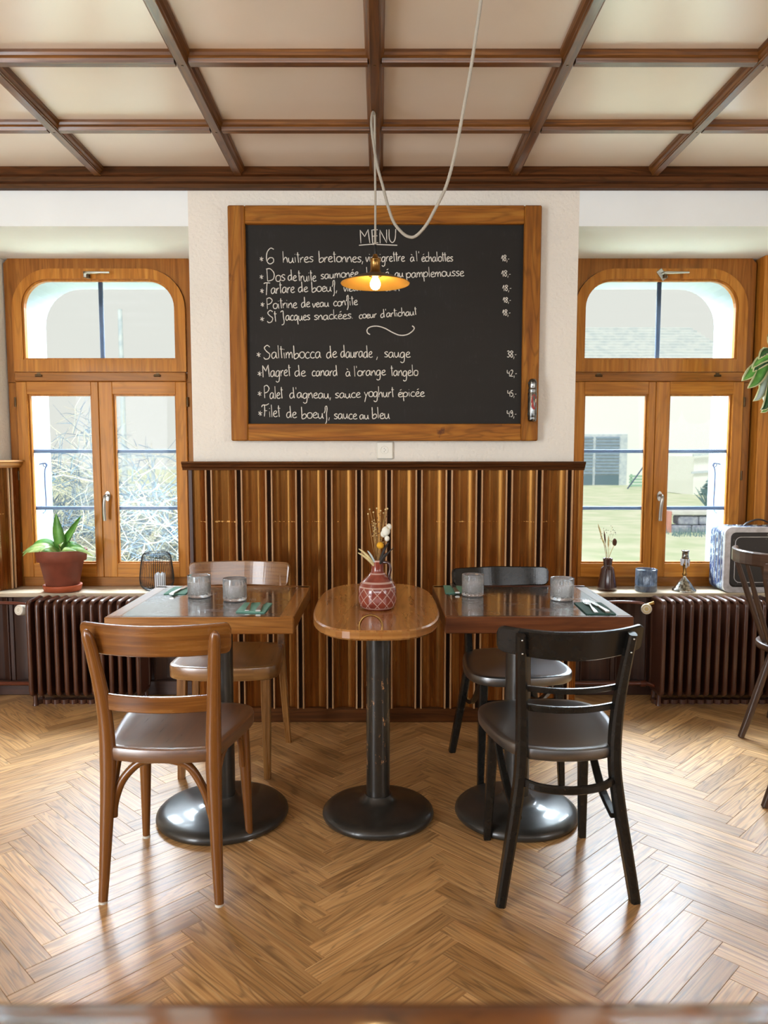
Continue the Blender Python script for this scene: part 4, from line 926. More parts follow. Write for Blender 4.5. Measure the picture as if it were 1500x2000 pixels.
def chair_square(label, loc, rot, mat):         # square tapered legs, deep seat, wide back rail
    r = thing('wooden_chair', label, 'chair', loc, rot)
    for s_ in (-1, 1):
        m = MB(); P = cat_rom([(s_ * 0.212, -0.200, 0.0), (s_ * 0.200, -0.180, 0.2), (s_ * 0.190, -0.165, 0.42), (s_ * 0.188, -0.172, 0.56), (s_ * 0.188, -0.205, 0.70), (s_ * 0.188, -0.228, 0.79)], 4)
        m.sweep(P, rect_sec(0.034, 0.030, 0.004), [0.75 + 0.25 * min(1, p.z / 0.42) if p.z < 0.42 else 1 - 0.3 * (p.z - 0.42) / 0.37 for p in P], up=(0, 1, 0), smooth=False); m.build('leg', mat, r)
        m = MB(); P = [(s_ * (0.168 + 0.006 * t_), 0.168 + 0.026 * t_, 0.42 - 0.42 * t_) for t_ in (0, 0.3, 1)]
        m.sweep(P, rect_sec(0.037, 0.037, 0.003), [1, 0.98, 0.72], up=(0, 1, 0), smooth=False); m.build('leg', mat, r)
    o = [(-0.17, -0.185), (-0.09, -0.197), (0, -0.20), (0.09, -0.197), (0.17, -0.185), (0.197, -0.14), (0.208, -0.05), (0.216, 0.05), (0.221, 0.12), (0.217, 0.175), (0.19, 0.212), (0.13, 0.232), (0.06, 0.24), (0, 0.242), (-0.06, 0.24), (-0.13, 0.232), (-0.19, 0.212), (-0.217, 0.175), (-0.221, 0.12), (-0.216, 0.05), (-0.208, -0.05), (-0.197, -0.14)]
    seat_loft([(p.x, p.y) for p in cat_rom([(x, y, 0) for x, y in o + [o[0]]], 3)[:-1]], 0.468, 0.054, 'seat_beech_pale', r, 0.006)
    curved_rail(r, 'back_rail', mat, 0.222, -0.262, 1.3, 0.770, 0.11, 0.014, 0.2, 0.0, 0.02)
    curved_rail(r, 'back_slat', mat, 0.180, -0.200, 1.0, 0.610, 0.045, 0.012, 0.1, 0.0, 0)
    return r
def chair_black(label, loc, rot):
    mat = 'black_paint'
    r = thing('cafe_chair', label, 'chair', loc, rot)
    for s_ in (-1, 1):
        m = MB(); P = cat_rom([(s_ * 0.199, -0.196, 0.0), (s_ * 0.176, -0.185, 0.14), (s_ * 0.150, -0.172, 0.30), (s_ * 0.137, -0.166, 0.42), (s_ * 0.139, -0.172, 0.56), (s_ * 0.149, -0.198, 0.70), (s_ * 0.158, -0.222, 0.805)], 4)
        m.sweep(P, rect_sec(0.032, 0.042, 0.007), [0.88 + 0.12 * min(1, p.z / 0.3) if p.z < 0.5 else 1 - 0.25 * (p.z - 0.5) / 0.3 for p in P], up=(0, 1, 0.001), smooth=False); leg = m.build('leg', mat, r)
        m = MB()
        for zz in (0.752, 0.792): m.sphere((s_ * (0.1535 if zz < 0.77 else 0.157), -0.2205 - (zz - 0.752) * 0.22 - 0.008, zz), 0.0032, 8, 6)
        m.build('bolt', 'steel', leg)
        m = MB(); P = [(s_ * (0.150 + 0.014 * t_), 0.165 + 0.026 * t_, 0.43 - 0.43 * t_) for t_ in (0, 0.3, 1)]
        m.sweep(P, rect_sec(0.034, 0.034, 0.005), [1, 0.95, 0.70], up=(0, 1, 0), smooth=False); m.build('leg', mat, r)
        m = MB(); P = cat_rom([(s_ * 0.153, 0.150, 0.415), (s_ * 0.152, 0.11, 0.385), (s_ * 0.149, 0.04, 0.325), (s_ * 0.146, -0.05, 0.27), (s_ * 0.143, -0.16, 0.245)], 5)
        m.sweep(P, rect_sec(0.024, 0.016, 0.004), None, up=(0, 0, 1), smooth=False); m.build('brace', mat, r)
    m = MB(); m.box((0, 0.175, 0.335), (0.29, 0.016, 0.026), 0.004); m.build('stretcher', mat, r)
    P = cat_rom([(-0.140, -0.165, 0.362), (-0.09, -0.205, 0.355), (0, -0.222, 0.352), (0.09, -0.205, 0.355), (0.140, -0.165, 0.362)], 5)
    m = MB(); m.sweep(P, rect_sec(0.016, 0.024, 0.004), None, up=(0, 0, 1), smooth=False); m.build('stretcher', mat, r)
    o = [(-0.12, -0.176), (-0.06, -0.196), (0.0, -0.202), (0.06, -0.196), (0.12, -0.176), (0.160, -0.13), (0.185, -0.06), (0.201, 0.03), (0.209, 0.11), (0.203, 0.175), (0.180, 0.222), (0.14, 0.252), (0.07, 0.268), (0, 0.272), (-0.07, 0.268), (-0.14, 0.252), (-0.180, 0.222), (-0.203, 0.175), (-0.209, 0.11), (-0.201, 0.03), (-0.185, -0.06), (-0.160, -0.13)]
    seat_loft([(p.x, p.y) for p in cat_rom([(x, y, 0) for x, y in o + [o[0]]], 3)[:-1]], 0.462, 0.036, 'seat_black', r, 0.010)
    curved_rail(r, 'back_rail', mat, 0.209, -0.232, 1.75, 0.782, 0.090, 0.016, 0.25, 0.010, 0.02, 0.12)
    curved_rail(r, 'back_slat', mat, 0.142, -0.205, 1.6, 0.640, 0.017, 0.013, 0.1, 0.004, 0)
    curved_rail(r, 'back_slat', mat, 0.136, -0.195, 1.6, 0.582, 0.020, 0.013, 0.1, 0.004, 0)
    return r
chair_bentwood('brown bentwood chair with round legs and arched brace, back to the viewer', (-0.629, 2.322, 0), math.radians(-2.3), 'chair_beech')
chair_square('worn brown chair with square legs facing the viewer behind the left table', (-0.628, 3.195, 0), PI, 'chair_beech_pale')
bc = chair_black('black cafe chair with two thin back slats, back to the viewer', (0.538, 2.326, 0), math.radians(2.8))
copy_tree(bc, (0.536, 3.11, 0), PI + math.radians(6), 'black cafe chair facing the viewer behind the right table')

# ================================================================== ON THE TABLES
def tumbler_mesh():
    m = MB(); n = 192; R = 0.0425; H = 0.083; rows = 60
    P = []; V = []
    for i in range(rows + 1):
        z = 0.004 + (H - 0.004) * i / rows
        for k in range(n):
            a = 2 * PI * k / n; d = 0.0
            if 0.009 < z < 0.060:
                col = (k / n * 24) % 1.0; ph = z / 0.0060 + (col - 0.5) * (0.9 if int(k / n * 24) % 2 else -0.9)
                d = -0.0030 * (0.5 + 0.5 * math.cos(2 * PI * ph)) - 0.0012 * (1 if col < 0.12 or col > 0.88 else 0)
            r = (R + d) if z > 0.008 else R - 0.001
            V.append((r * math.cos(a), r * math.sin(a), z))
    F = []
    for i in range(rows):
        for k in range(n): F.append((i * n + k, i * n + (k + 1) % n, (i + 1) * n + (k + 1) % n, (i + 1) * n + k))
    m.add(V, F, True, [((0, 0),) * 4] * len(F))
    m.lathe([(0.0001, 0), (R - 0.004, 0), (R - 0.001, 0.004)], n, cap0=False, cap1=False)
    m.lathe([(R, H), (R - 0.001, H + 0.0012), (R - 0.0025, H), (R - 0.0035, 0.06), (R - 0.0045, 0.016), (R - 0.009, 0.011), (0.0001, 0.010)], n, cap0=False, cap1=False)
    return m
tz = 0.7555
gl = tumbler_mesh().build('glass_tumbler', 'tumbler_glass', None, recalc=True)
GP = [(-0.7008, 2.945, 1.06, 'cut glass tumbler on the left table, nearer the potted plant'), (-0.5492, 2.873, 1.06, 'cut glass tumbler on the left table beside the fork and green napkin'),
      (0.3629, 2.967, 1.0, 'cut glass tumbler on the right table nearest the oval table'), (0.6918, 2.883, 1.05, 'cut glass tumbler on the right table behind the fork')]
for k, (x, y, sc, lb) in enumerate(GP):
    o = gl if k == 0 else gl.copy()
    if k: COL.objects.link(o)
    o.location = (x, y, tz); o.rotation_euler = (0, 0, 0.3 * k); o.scale = (sc, sc, 1.0); tag(o, lb, 'glass', 'cut glass tumblers')
def napkin(quad, label):
    q = [Vector((*p, 0)) for p in quad]; c = sum(q, Vector()) / 4
    o = None; root = thing('napkin', label, 'napkin', (c.x, c.y, tz), 0, 'green paper napkins')
    for k, (zz, sc) in enumerate(((0.0003, 1.0), (0.0020, 0.985))):
        m = MB(); loop = []
        for i in range(4):
            a, b = q[i] - c, q[(i + 1) % 4] - c
            for t_ in (0.02, 0.5, 0.98):
                p = a.lerp(b, t_) * sc; loop.append((p.x, p.y))
        lo = [(x, y, zz) for x, y in loop]; hi = [(x, y, zz + 0.0014 + (0.0012 if k and i % 3 == 1 else 0)) for i, (x, y) in enumerate(loop)]
        m.loft([lo, hi]); m.build('fold', 'napkin_dark' if 'dark' in label else 'napkin_green', root)
    return root
napkin([(-0.503, 2.637), (-0.399, 2.622), (-0.397, 2.800), (-0.500, 2.806)], 'folded green napkin under fork and knife on the left table')
napkin([(-0.852, 2.985), (-0.766, 2.985), (-0.766, 3.150), (-0.852, 3.150)], 'folded green napkin at the far left of the left table behind the tumbler')
napkin([(0.709, 2.600), (0.813, 2.600), (0.820, 2.81), (0.718, 2.81)], 'folded dark green napkin under fork and knife on the right table')
napkin([(0.258, 2.995), (0.335, 3.02), (0.345, 3.16), (0.266, 3.19)], 'folded green napkin at the far left of the right table beside a tumbler')
def fork_mesh():
    m = MB()
    m.sweep([(0, 0, 0.003), (0, 0.04, 0.0045), (0, 0.09, 0.006), (0, 0.115, 0.007), (0, 0.13, 0.006), (0, 0.145, 0.003), (0, 0.157, 0.003)], rect_sec(0.013, 0.003, 0.0008), [(1.2, 1), (1.05, 1), (0.55, 1.1), (0.5, 1.1), (1.1, 0.9), (1.75, 0.7), (1.75, 0.7)], up=(0, 0, 1), smooth=False)
    for k in range(4):
        x = -0.0098 + 0.00653 * k
        m.sweep([(x, 0.155, 0.003), (x, 0.18, 0.004), (x * 0.95, 0.203, 0.0085)], rect_sec(0.0034, 0.0018), [1, 0.9, 0.45], up=(0, 0, 1), smooth=False)
    return m
def knife_mesh():
    h = MB(); h.sweep([(0, 0, 0.0045), (0, 0.03, 0.005), (0, 0.085, 0.0048), (0, 0.105, 0.0046)], rect_sec(0.017, 0.007, 0.002), [(1.05, 0.9), (1, 1), (0.8, 0.9), (0.75, 0.8)], up=(0, 0, 1), smooth=False)
    b = MB(); b.sweep([(0, 0.104, 0.0045), (0.001, 0.13, 0.004), (0.002, 0.19, 0.0035), (0.0005, 0.215, 0.003), (-0.004, 0.228, 0.003)], rect_sec(0.016, 0.0016), [(0.9, 1.3), (1.15, 1), (1.2, 0.9), (0.8, 0.8), (0.15, 0.6)], up=(0, 0, 1), smooth=False)
    return h, b
fk = fork_mesh().build('fork', 'steel'); hB, bB = knife_mesh()
kn = thing('knife', 'x', 'knife'); hB.build('handle', 'satin_steel', kn); bB.build('blade', 'steel', kn)
def lay(o, p, q, z, label, cat, grp, first):
    c = o if first else (copy_tree(o, (0, 0, 0), 0, label) if o.type == 'EMPTY' else o.copy())
    if not first and o.type != 'EMPTY': COL.objects.link(c)
    c.location = (p[0], p[1], z); c.rotation_euler = (0, 0, math.atan2(q[1] - p[1], q[0] - p[0]) - PI / 2); tag(c, label, cat, grp)
zc = tz + 0.0036
lay(fk, (-0.463, 2.640), (-0.478, 2.90), zc, 'steel fork on the green napkin of the left table', 'fork', 'steel forks', True)
lay(fk, (0.745, 2.606), (0.765, 2.85), zc, 'steel fork on the green napkin of the right table', 'fork', 'steel forks', False)
lay(kn, (-0.424, 2.632), (-0.430, 2.85), zc, 'steel knife beside the fork on the left table', 'knife', 'steel knives', True)
lay(kn, (0.785, 2.606), (0.779, 2.85), zc, 'steel knife beside the fork on the right table', 'knife', 'steel knives', False)
lay(kn, (-0.812, 2.955), (-0.800, 3.15), zc, 'steel knife on the napkin behind the left table tumblers', 'knife', 'steel knives', False)
lay(kn, (0.305, 2.985), (0.302, 3.20), zc, 'steel knife on the napkin at the far corner of the right table', 'knife', 'steel knives', False)

# ---- brown vase with dried flowers
vs = thing('flower_vase', 'reddish brown glazed vase with lattice lines on the oval table', 'vase', (-0.0091, 2.715, 0.7555))
m = MB(); m.lathe([(0.052, 0), (0.058, 0.003), (0.060, 0.008), (0.0655, 0.012), (0.0685, 0.03), (0.0685, 0.062), (0.066, 0.080), (0.0645, 0.082), (0.062, 0.092), (0.052, 0.104), (0.040, 0.114), (0.030, 0.124), (0.0235, 0.132), (0.0215, 0.140), (0.0215, 0.162), (0.023, 0.170), (0.023, 0.175), (0.020, 0.176), (0.017, 0.170), (0.016, 0.14)], 48, cap1=False); m.build('body', 'vase_lattice', vs)
m = MB(); m.lathe([(0.0001, 0.15), (0.017, 0.15)], 20, cap0=False, cap1=False); m.build('mouth', 'socket_hole', vs)
m = MB(); m.tube(cat_rom([(0.022, -0.012, 0.168), (0.040, -0.018, 0.166), (0.046, -0.02, 0.145), (0.042, -0.02, 0.12), (0.047, -0.02, 0.104)], 4), 0.0055, 8); m.build('handle', 'vase_brown_glaze', vs)
bq = thing('dried_bouquet', 'dried flower bouquet with yellow ball and white cotton in the lattice vase', 'flowers', (-0.0091, 2.715, 0.90))
rnd = random.Random(3)
def stem(mb, top, r=0.0009, lean=None):
    b = Vector((top[0] * 0.15 + rnd.uniform(-0.004, 0.004), top[1] * 0.15 + rnd.uniform(-0.004, 0.004), 0.006)); T_ = Vector(top)
    mid = b.lerp(T_, 0.55) + Vector((rnd.uniform(-0.006, 0.006), rnd.uniform(-0.006, 0.006), 0)); mid.x -= (T_.x - b.x) * 0.15
    P = cat_rom([b, mid, T_], 4); mb.tube(P, [r] * len(P), 4, caps=False); return P
for k in range(18):
    m = MB(); x = rnd.uniform(-0.034, 0.045); z = rnd.uniform(0.14, 0.214)
    if k < 8: x, z = [(-0.033, 0.195), (-0.027, 0.212), (-0.014, 0.20), (-0.002, 0.214), (0.012, 0.205), (0.028, 0.212), (0.036, 0.213), (0.022, 0.196)][k]
    P = stem(m, (x, rnd.uniform(-0.03, 0.03), z)); c = m.build('stem', 'dried_stem', bq)
    m = MB(); p = P[-1]
    if k < 8: m.sphere(p, 0.0030, 8, 6); m.build('seed_head', 'dried_pale', c)
    else:
        for q in range(7):
            a = P[-1 - (q % 4)]; m.sphere((a.x + rnd.uniform(-0.008, 0.008), a.y + rnd.uniform(-0.008, 0.008), a.z + rnd.uniform(-0.012, 0.01)), 0.0022, 6, 4)
        sp = m.build('seed_head', 'dried_pale' if k % 2 else 'dried_brown', c); sp['kind'] = 'stuff'
m = MB(); P = stem(m, (0.010, -0.03, 0.083), 0.0012); c = m.build('stem', 'dried_stem', bq); m = MB(); m.sphere((0.010, -0.033, 0.086), 0.0125, 14, 10); m.build('yellow_ball', 'craspedia', c)
for (x, y, z, r) in ((0.030, -0.02, 0.135, 0.015), (0.022, -0.01, 0.124, 0.011), (0.041, -0.015, 0.150, 0.010), (0.034, -0.03, 0.110, 0.009)):
    m = MB(); m.sphere((x, y, z), r, 12, 8, (1, 1, 1.15)); m.build('cotton_boll', 'cotton', bq)
for (tx, tz_, r, mt) in ((-0.066, 0.073, 0.0065, 'dried_pale'), (-0.069, 0.059, 0.0065, 'dried_pale'), (0.060, 0.077, 0.003, 'dried_dark'), (-0.035, 0.066, 0.004, 'leaf_silver'), (0.036, 0.060, 0.006, 'dried_dark'), (0.040, 0.095, 0.004, 'dried_dark')):
    m = MB(); P = cat_rom([(tx * 0.08, -0.008, 0.0), (tx * 0.4, -0.02, tz_ * 0.5), (tx * 0.75, -0.024, tz_ * 0.84), (tx, -0.025, tz_)], 4); n = len(P)
    m.tube(P, [0.001 + r * math.sin(PI * min(1, i / (n - 1)) ** 0.8) ** 0.8 if 0 < i < n - 1 else 0.0008 for i in range(n)], 7, flat=(1, 0.6)); m.build('dried_leaf', mt, bq)

# ================================================================== SILL THINGS, LEFT
pp = thing('potted_plant', 'green strap-leaved plant in a terracotta pot on the left window sill', 'plant', (-1.727, 4.135, 0.567))
m = MB(); m.lathe([(0.072, 0.0), (0.094, 0.004), (0.101, 0.03), (0.101, 0.036), (0.094, 0.038), (0.090, 0.012), (0.0001, 0.010)], 40, cap1=False); m.build('saucer', 'terracotta_bright', pp)
m = MB(); m.lathe([(0.076, 0.011), (0.082, 0.016), (0.113, 0.165), (0.127, 0.168), (0.133, 0.226), (0.130, 0.229), (0.123, 0.228), (0.118, 0.19)], 48, cap1=False); m.build('pot', 'terracotta', pp)
m = MB(); m.lathe([(0.0001, 0.208), (0.121, 0.202)], 24, cap0=False, cap1=False); m.build('soil', 'soil', pp)
def leaf(mb, P, wid, fold=0.25):
    P = cat_rom(P, 5); n = len(P)
    V = []; F = []
    for i, p in enumerate(P):
        t_ = i / (n - 1); d = (P[min(i + 1, n - 1)] - P[max(i - 1, 0)]).normalized(); sd = d.cross(Vector((0, -0.7, 0.7)));
        if sd.length < 0.1: sd = Vector((1, 0, 0))
        sd.normalize(); up = sd.cross(d).normalized()
        w_ = wid * (math.sin(PI * (0.12 + 0.88 * t_) ** 0.85)) if t_ < 1 else 0.0005
        w_ = max(w_, 0.0006)
        V += [p - sd * w_ + up * w_ * fold, p - up * 0.0006, p + sd * w_ + up * w_ * fold, p + up * 0.0006 + up * 0.0]
    for i in range(n - 1):
        for j in range(4): F.append((i * 4 + j, i * 4 + (j + 1) % 4, (i + 1) * 4 + (j + 1) % 4, (i + 1) * 4 + j))
    mb.add(V, F, True, None, (0, 0, 1))
LV = [([(0.0, 0, 0.20), (-0.004, -0.01, 0.29), (-0.012, -0.012, 0.36), (-0.016, -0.012, 0.425)], 0.030, 'leaf_green'), ([(0.012, 0, 0.20), (0.03, 0, 0.27), (0.075, -0.004, 0.345), (0.118, -0.006, 0.412)], 0.028, 'leaf_green'),
      ([(0.0, 0.01, 0.20), (0.0, 0.012, 0.27), (-0.016, 0.016, 0.35), (-0.018, 0.016, 0.385)], 0.020, 'leaf_green'),
      ([(-0.01, -0.01, 0.21), (-0.06, -0.02, 0.262), (-0.115, -0.03, 0.262), (-0.155, -0.03, 0.228)], 0.024, 'leaf_green'), ([(-0.01, -0.03, 0.21), (-0.06, -0.06, 0.250), (-0.12, -0.07, 0.247), (-0.180, -0.07, 0.215)], 0.020, 'leaf_pale'),
      ([(-0.01, -0.04, 0.205), (-0.07, -0.08, 0.236), (-0.14, -0.085, 0.230), (-0.172, -0.085, 0.200)], 0.018, 'leaf_pale'), ([(0.0, -0.05, 0.205), (-0.05, -0.09, 0.232), (-0.10, -0.10, 0.231), (-0.135, -0.10, 0.222)], 0.016, 'leaf_pale'),
      ([(0.02, -0.02, 0.21), (0.06, -0.04, 0.256), (0.12, -0.05, 0.240), (0.150, -0.05, 0.226)], 0.020, 'leaf_green'), ([(0.02, -0.04, 0.205), (0.08, -0.07, 0.236), (0.15, -0.075, 0.228), (0.208, -0.07, 0.192)], 0.015, 'leaf_pale'),
      ([(0.01, -0.05, 0.205), (0.05, -0.09, 0.234), (0.09, -0.10, 0.236), (0.125, -0.105, 0.231)], 0.015, 'leaf_pale'), ([(0.0, -0.04, 0.21), (-0.03, -0.08, 0.245), (-0.05, -0.11, 0.240), (-0.06, -0.125, 0.228)], 0.014, 'leaf_pale'), ([(0.0, -0.01, 0.205), (0.02, -0.05, 0.262), (0.03, -0.08, 0.250)], 0.018, 'leaf_pale')]
for P, w_, mt in LV:
    m = MB(); leaf(m, P, w_); m.build('leaf', mt, pp)
ln = thing('wire_lantern', 'black wire cage lantern with a ribbed white candle on the left sill', 'lantern', (-1.222, 4.165, 0.567))
LP = [(0.028, 0.002), (0.06, 0.004), (0.085, 0.025), (0.091, 0.055), (0.090, 0.085), (0.084, 0.14), (0.077, 0.185), (0.066, 0.203), (0.055, 0.208)]
m = MB()
for k in range(52):
    a = 2 * PI * k / 52
    m.tube(cat_rom([(r * math.cos(a), r * math.sin(a), z) for r, z in LP], 2), 0.0012, 4, caps=False)
m.build('cage', 'black_wire', ln)['kind'] = 'stuff'
m = MB()
for r, z in ((0.055, 0.208), (0.028, 0.002), (0.06, 0.004)): m.tube([(r * math.cos(2 * PI * k / 32), r * math.sin(2 * PI * k / 32), z) for k in range(32)], 0.002, 6, closed=True)
m.build('ring', 'black_wire', ln)
m = MB(); m.tube(cat_rom([(-0.058, 0, 0.205), (-0.062, 0, 0.216), (-0.045, -0.03, 0.190), (0.0, -0.052, 0.176), (0.045, -0.03, 0.190), (0.062, 0, 0.218), (0.058, 0, 0.205)], 4), 0.0014, 6); m.build('bail_handle', 'black_wire', ln)
cd = thing('candle', 'ribbed bluish white candle in front of the black wire lantern', 'candle', (-1.198, 4.05, 0.567))
m = MB(); prof = []
for k in range(32):
    a = 2 * PI * k / 32; r = 0.028 * (1 + 0.07 * math.cos(a * 12)); prof.append((r * math.cos(a), r * math.sin(a)))
m.loft([[(x, y, z) for x, y in prof] for z in (0.0, 0.078)] + [[(x * 0.9, y * 0.9, 0.088 + 0.006 * math.sin(7 * x / 0.028)) for x, y in prof], [(x * 0.5, y * 0.5, 0.080) for x, y in prof]], False); m.build('wax', 'candle_white', cd)
cd.location = (-1.203, 4.160, 0.571)
cd['label'] = 'ribbed bluish white candle standing inside the black wire lantern'

# ================================================================== SILL THINGS, RIGHT
bv = thing('bud_vase', 'small dark brown bud vase on the right window sill', 'vase', (1.246, 4.165, 0.567))
m = MB(); m.lathe([(0.048, 0), (0.0515, 0.004), (0.0510, 0.02), (0.036, 0.115), (0.031, 0.126), (0.0225, 0.131), (0.0225, 0.140), (0.0265, 0.172), (0.0255, 0.176), (0.0215, 0.174), (0.0195, 0.14)], 36, cap1=False); m.build('body', 'vase_brown_glaze', bv)
m = MB(); m.lathe([(0.0001, 0.165), (0.022, 0.165)], 16, cap0=False, cap1=False); m.build('mouth', 'socket_hole', bv)
dg = thing('dried_grasses', 'dried grasses and a teasel head in the small brown bud vase', 'flowers', (1.246, 4.165, 0.732))
for (x, z, r, hx) in ((-0.046, 0.153, 0.0012, 0.010), (-0.028, 0.10, 0.0012, 0.009), (-0.018, 0.112, 0.0012, 0.016), (0.002, 0.085, 0.001, 0.004), (0.032, 0.085, 0.0018, 0.0), (0.018, 0.19, 0.0005, -1), (-0.03, 0.175, 0.0005, -1), (0.03, 0.16, 0.0005, -1)):
    m = MB(); P = stem(m, (x, rnd.uniform(-0.01, 0.01), z), r); c = m.build('stem', 'dried_stem' if x < 0.01 else 'dried_pale', dg)
    if hx > 0:
        m = MB(); d = (P[-1] - P[-3]).normalized(); m.tube([P[-1] - d * 0.02, P[-1], P[-1] + d * 0.03, P[-1] + d * 0.05], [0.001, 0.0045, 0.004, 0.0006], 6); m.build('ear', 'dried_brown' if hx > 0.012 else 'dried_pale', c)
    elif hx < 0:
        m = MB()
        for q in range(9): m.sphere((P[-1].x + rnd.uniform(-0.022, 0.022), P[-1].y + rnd.uniform(-0.02, 0.02), P[-1].z - rnd.uniform(0, 0.06)), 0.0019, 6, 4)
        sp = m.build('seed_head', 'dried_dark', c); sp['kind'] = 'stuff'
m = MB(); m.sphere((0.0345, 0.0, 0.098), 0.0145, 12, 8, (0.85, 0.85, 1.45)); m.build('teasel_head', 'dried_brown', dg)
bg_ = thing('candle_glass', 'frosted pale blue glass tumbler on the right sill', 'glass', (1.449, 4.135, 0.567))
m = MB(); m.lathe([(0.0001, 0), (0.054, 0), (0.058, 0.004), (0.0585, 0.03), (0.0575, 0.034), (0.0575, 0.118), (0.0555, 0.121), (0.053, 0.118), (0.052, 0.038), (0.046, 0.03), (0.0001, 0.028)], 40, cap0=False, cap1=False); m.build('body', 'blue_glass', bg_, recalc=True)
cs = thing('candlestick', 'small tarnished silver candlestick on the right sill', 'candlestick', (1.657, 4.135, 0.567))
m = MB(); m.lathe([(0.062, 0), (0.063, 0.004), (0.060, 0.010), (0.050, 0.020), (0.036, 0.042), (0.024, 0.058), (0.016, 0.066), (0.010, 0.074), (0.008, 0.084)], 24); m.build('foot', 'silver_worn', cs)
m = MB(); m.lathe([(0.009, 0.082), (0.013, 0.092), (0.008, 0.102), (0.0095, 0.125), (0.013, 0.140), (0.016, 0.150), (0.012, 0.156), (0.010, 0.164), (0.018, 0.172), (0.021, 0.178)], 20); m.build('stem', 'brass', cs)
m = MB(); m.lathe([(0.012, 0.172), (0.019, 0.180), (0.017, 0.196), (0.0175, 0.214), (0.021, 0.218), (0.021, 0.222), (0.014, 0.223), (0.013, 0.20)], 20, cap1=False); m.build('cup', 'silver_worn', cs)
m = MB(); rnd = random.Random(5)
for k in range(12):
    a = 2 * PI * k / 12 + rnd.uniform(-0.2, 0.2); l_ = rnd.uniform(0.01, 0.045)
    m.tube([(0.019 * math.cos(a), 0.019 * math.sin(a), 0.176), (0.022 * math.cos(a), 0.022 * math.sin(a), 0.172 - l_ * 0.5), (0.021 * math.cos(a), 0.021 * math.sin(a), 0.170 - l_)], [0.005, 0.0045, 0.003], 6)
m.build('wax_drips', 'candle_white', cs)['kind'] = 'stuff'
sc0 = thing('suitcase', 'old scuffed blue and black suitcase standing on the right sill', 'suitcase', (2.06, 4.165, 0.567))
def rrz(hx, z0, z1, r, n=6):
    return [(p[0], p[1] + (z0 + z1) / 2) for p in rr(hx, (z1 - z0) / 2, r, n)]
m = MB(); lo = rrz(0.215, 0.002, 0.352, 0.035)
m.loft([[(x, -0.072, z) for x, z in lo], [(x, 0.095, z) for x, z in lo]], False); m.build('body', 'case_side', sc0)
m = MB(); m.ring_y([(x, z) for x, z in rrz(0.2165, 0.0005, 0.3535, 0.036)], [(x, z) for x, z in rrz(0.186, 0.030, 0.325, 0.028)], -0.088, -0.066)
m.build('front_rim', 'case_frame', sc0)
m = MB(); lo = rrz(0.188, 0.028, 0.327, 0.03); l2 = rrz(0.178, 0.038, 0.317, 0.026)
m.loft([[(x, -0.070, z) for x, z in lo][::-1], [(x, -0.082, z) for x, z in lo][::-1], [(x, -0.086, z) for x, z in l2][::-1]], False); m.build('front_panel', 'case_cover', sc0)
m = MB(); P = rrz(0.160, 0.055, 0.300, 0.03); m.tube([(x, -0.0865, z) for x, z in P], 0.0022, 6, closed=True); m.build('piping', 'case_frame', sc0)
for yy in (-0.045, -0.01, 0.03):
    m = MB(); m.box((-0.2155, yy, 0.177), (0.004, 0.005, 0.26), 0.001); m.build('side_rib', 'case_frame', sc0)
m = MB(); m.tube(cat_rom([(-0.08, 0.0, 0.352), (-0.055, 0.0, 0.372), (0, 0.0, 0.388), (0.055, 0.0, 0.372), (0.08, 0.0, 0.352)], 5), 0.0065, 8, flat=(1.5, 0.7)); m.build('handle', 'case_handle', sc0)
for xx in (-0.155, -0.105, -0.02, 0.03, 0.14):
    m = MB(); m.box((xx, 0.0, 0.3555), (0.026, 0.02, 0.009), 0.003); m.build('latch', 'steel', sc0)

# ================================================================== RADIATORS, PIPES
def radiator(label, x0, n, valve_x, vlab):
    root = thing('radiator', label, 'radiator', (x0, 3.955, 0.0), 0, 'brown column radiators')
    m = MB(); P = []
    for yc, zc_, a0 in ((0.058, 0.530, 90), (-0.058, 0.530, 180)):
        for k in range(5):
            a = math.radians(a0 - 90 + 90 * k / 4) if a0 == 90 else math.radians(90 + 90 * k / 4)
            P.append((0, yc + 0.022 * math.cos(a), zc_ + 0.022 * math.sin(a)))
    for yc, a0 in ((-0.058, 180), (0.058, 270)):
        for k in range(5):
            a = math.radians(a0 + 90 * k / 4); P.append((0, yc + 0.022 * math.cos(a), 0.09 + 0.022 * math.sin(a)))
    m.tube(P, 0.0128, 8, closed=True)
    m.loft([[(xx, p[1], p[2]) for p in P] for xx in (-0.007, 0.007)], False, g=(0, 0, 1))
    m.lathe([(0.024, -0.0232), (0.024, 0.0232)], 12); b = len(m.v) - 0
    first = m.build('section', 'radiator_paint', root)
    for k in range(n):
        c = first if k == 0 else copy_part(first, root)
        c.location = (0.0463 * k, 0, 0)
    for k in (0, n - 1):
        for yy in (-0.04, 0.04):
            m = MB(); m.lathe([(0.016, 0), (0.012, 0.02), (0.012, 0.075)], 10, (0.0463 * k, yy, 0.0)); m.build('foot', 'radiator_paint', root)
    return root
radiator('brown cast iron column radiator under the left window', -1.800, 13, 0, '')
radiator('brown cast iron column radiator under the right window', 1.457, 22, 0, '')
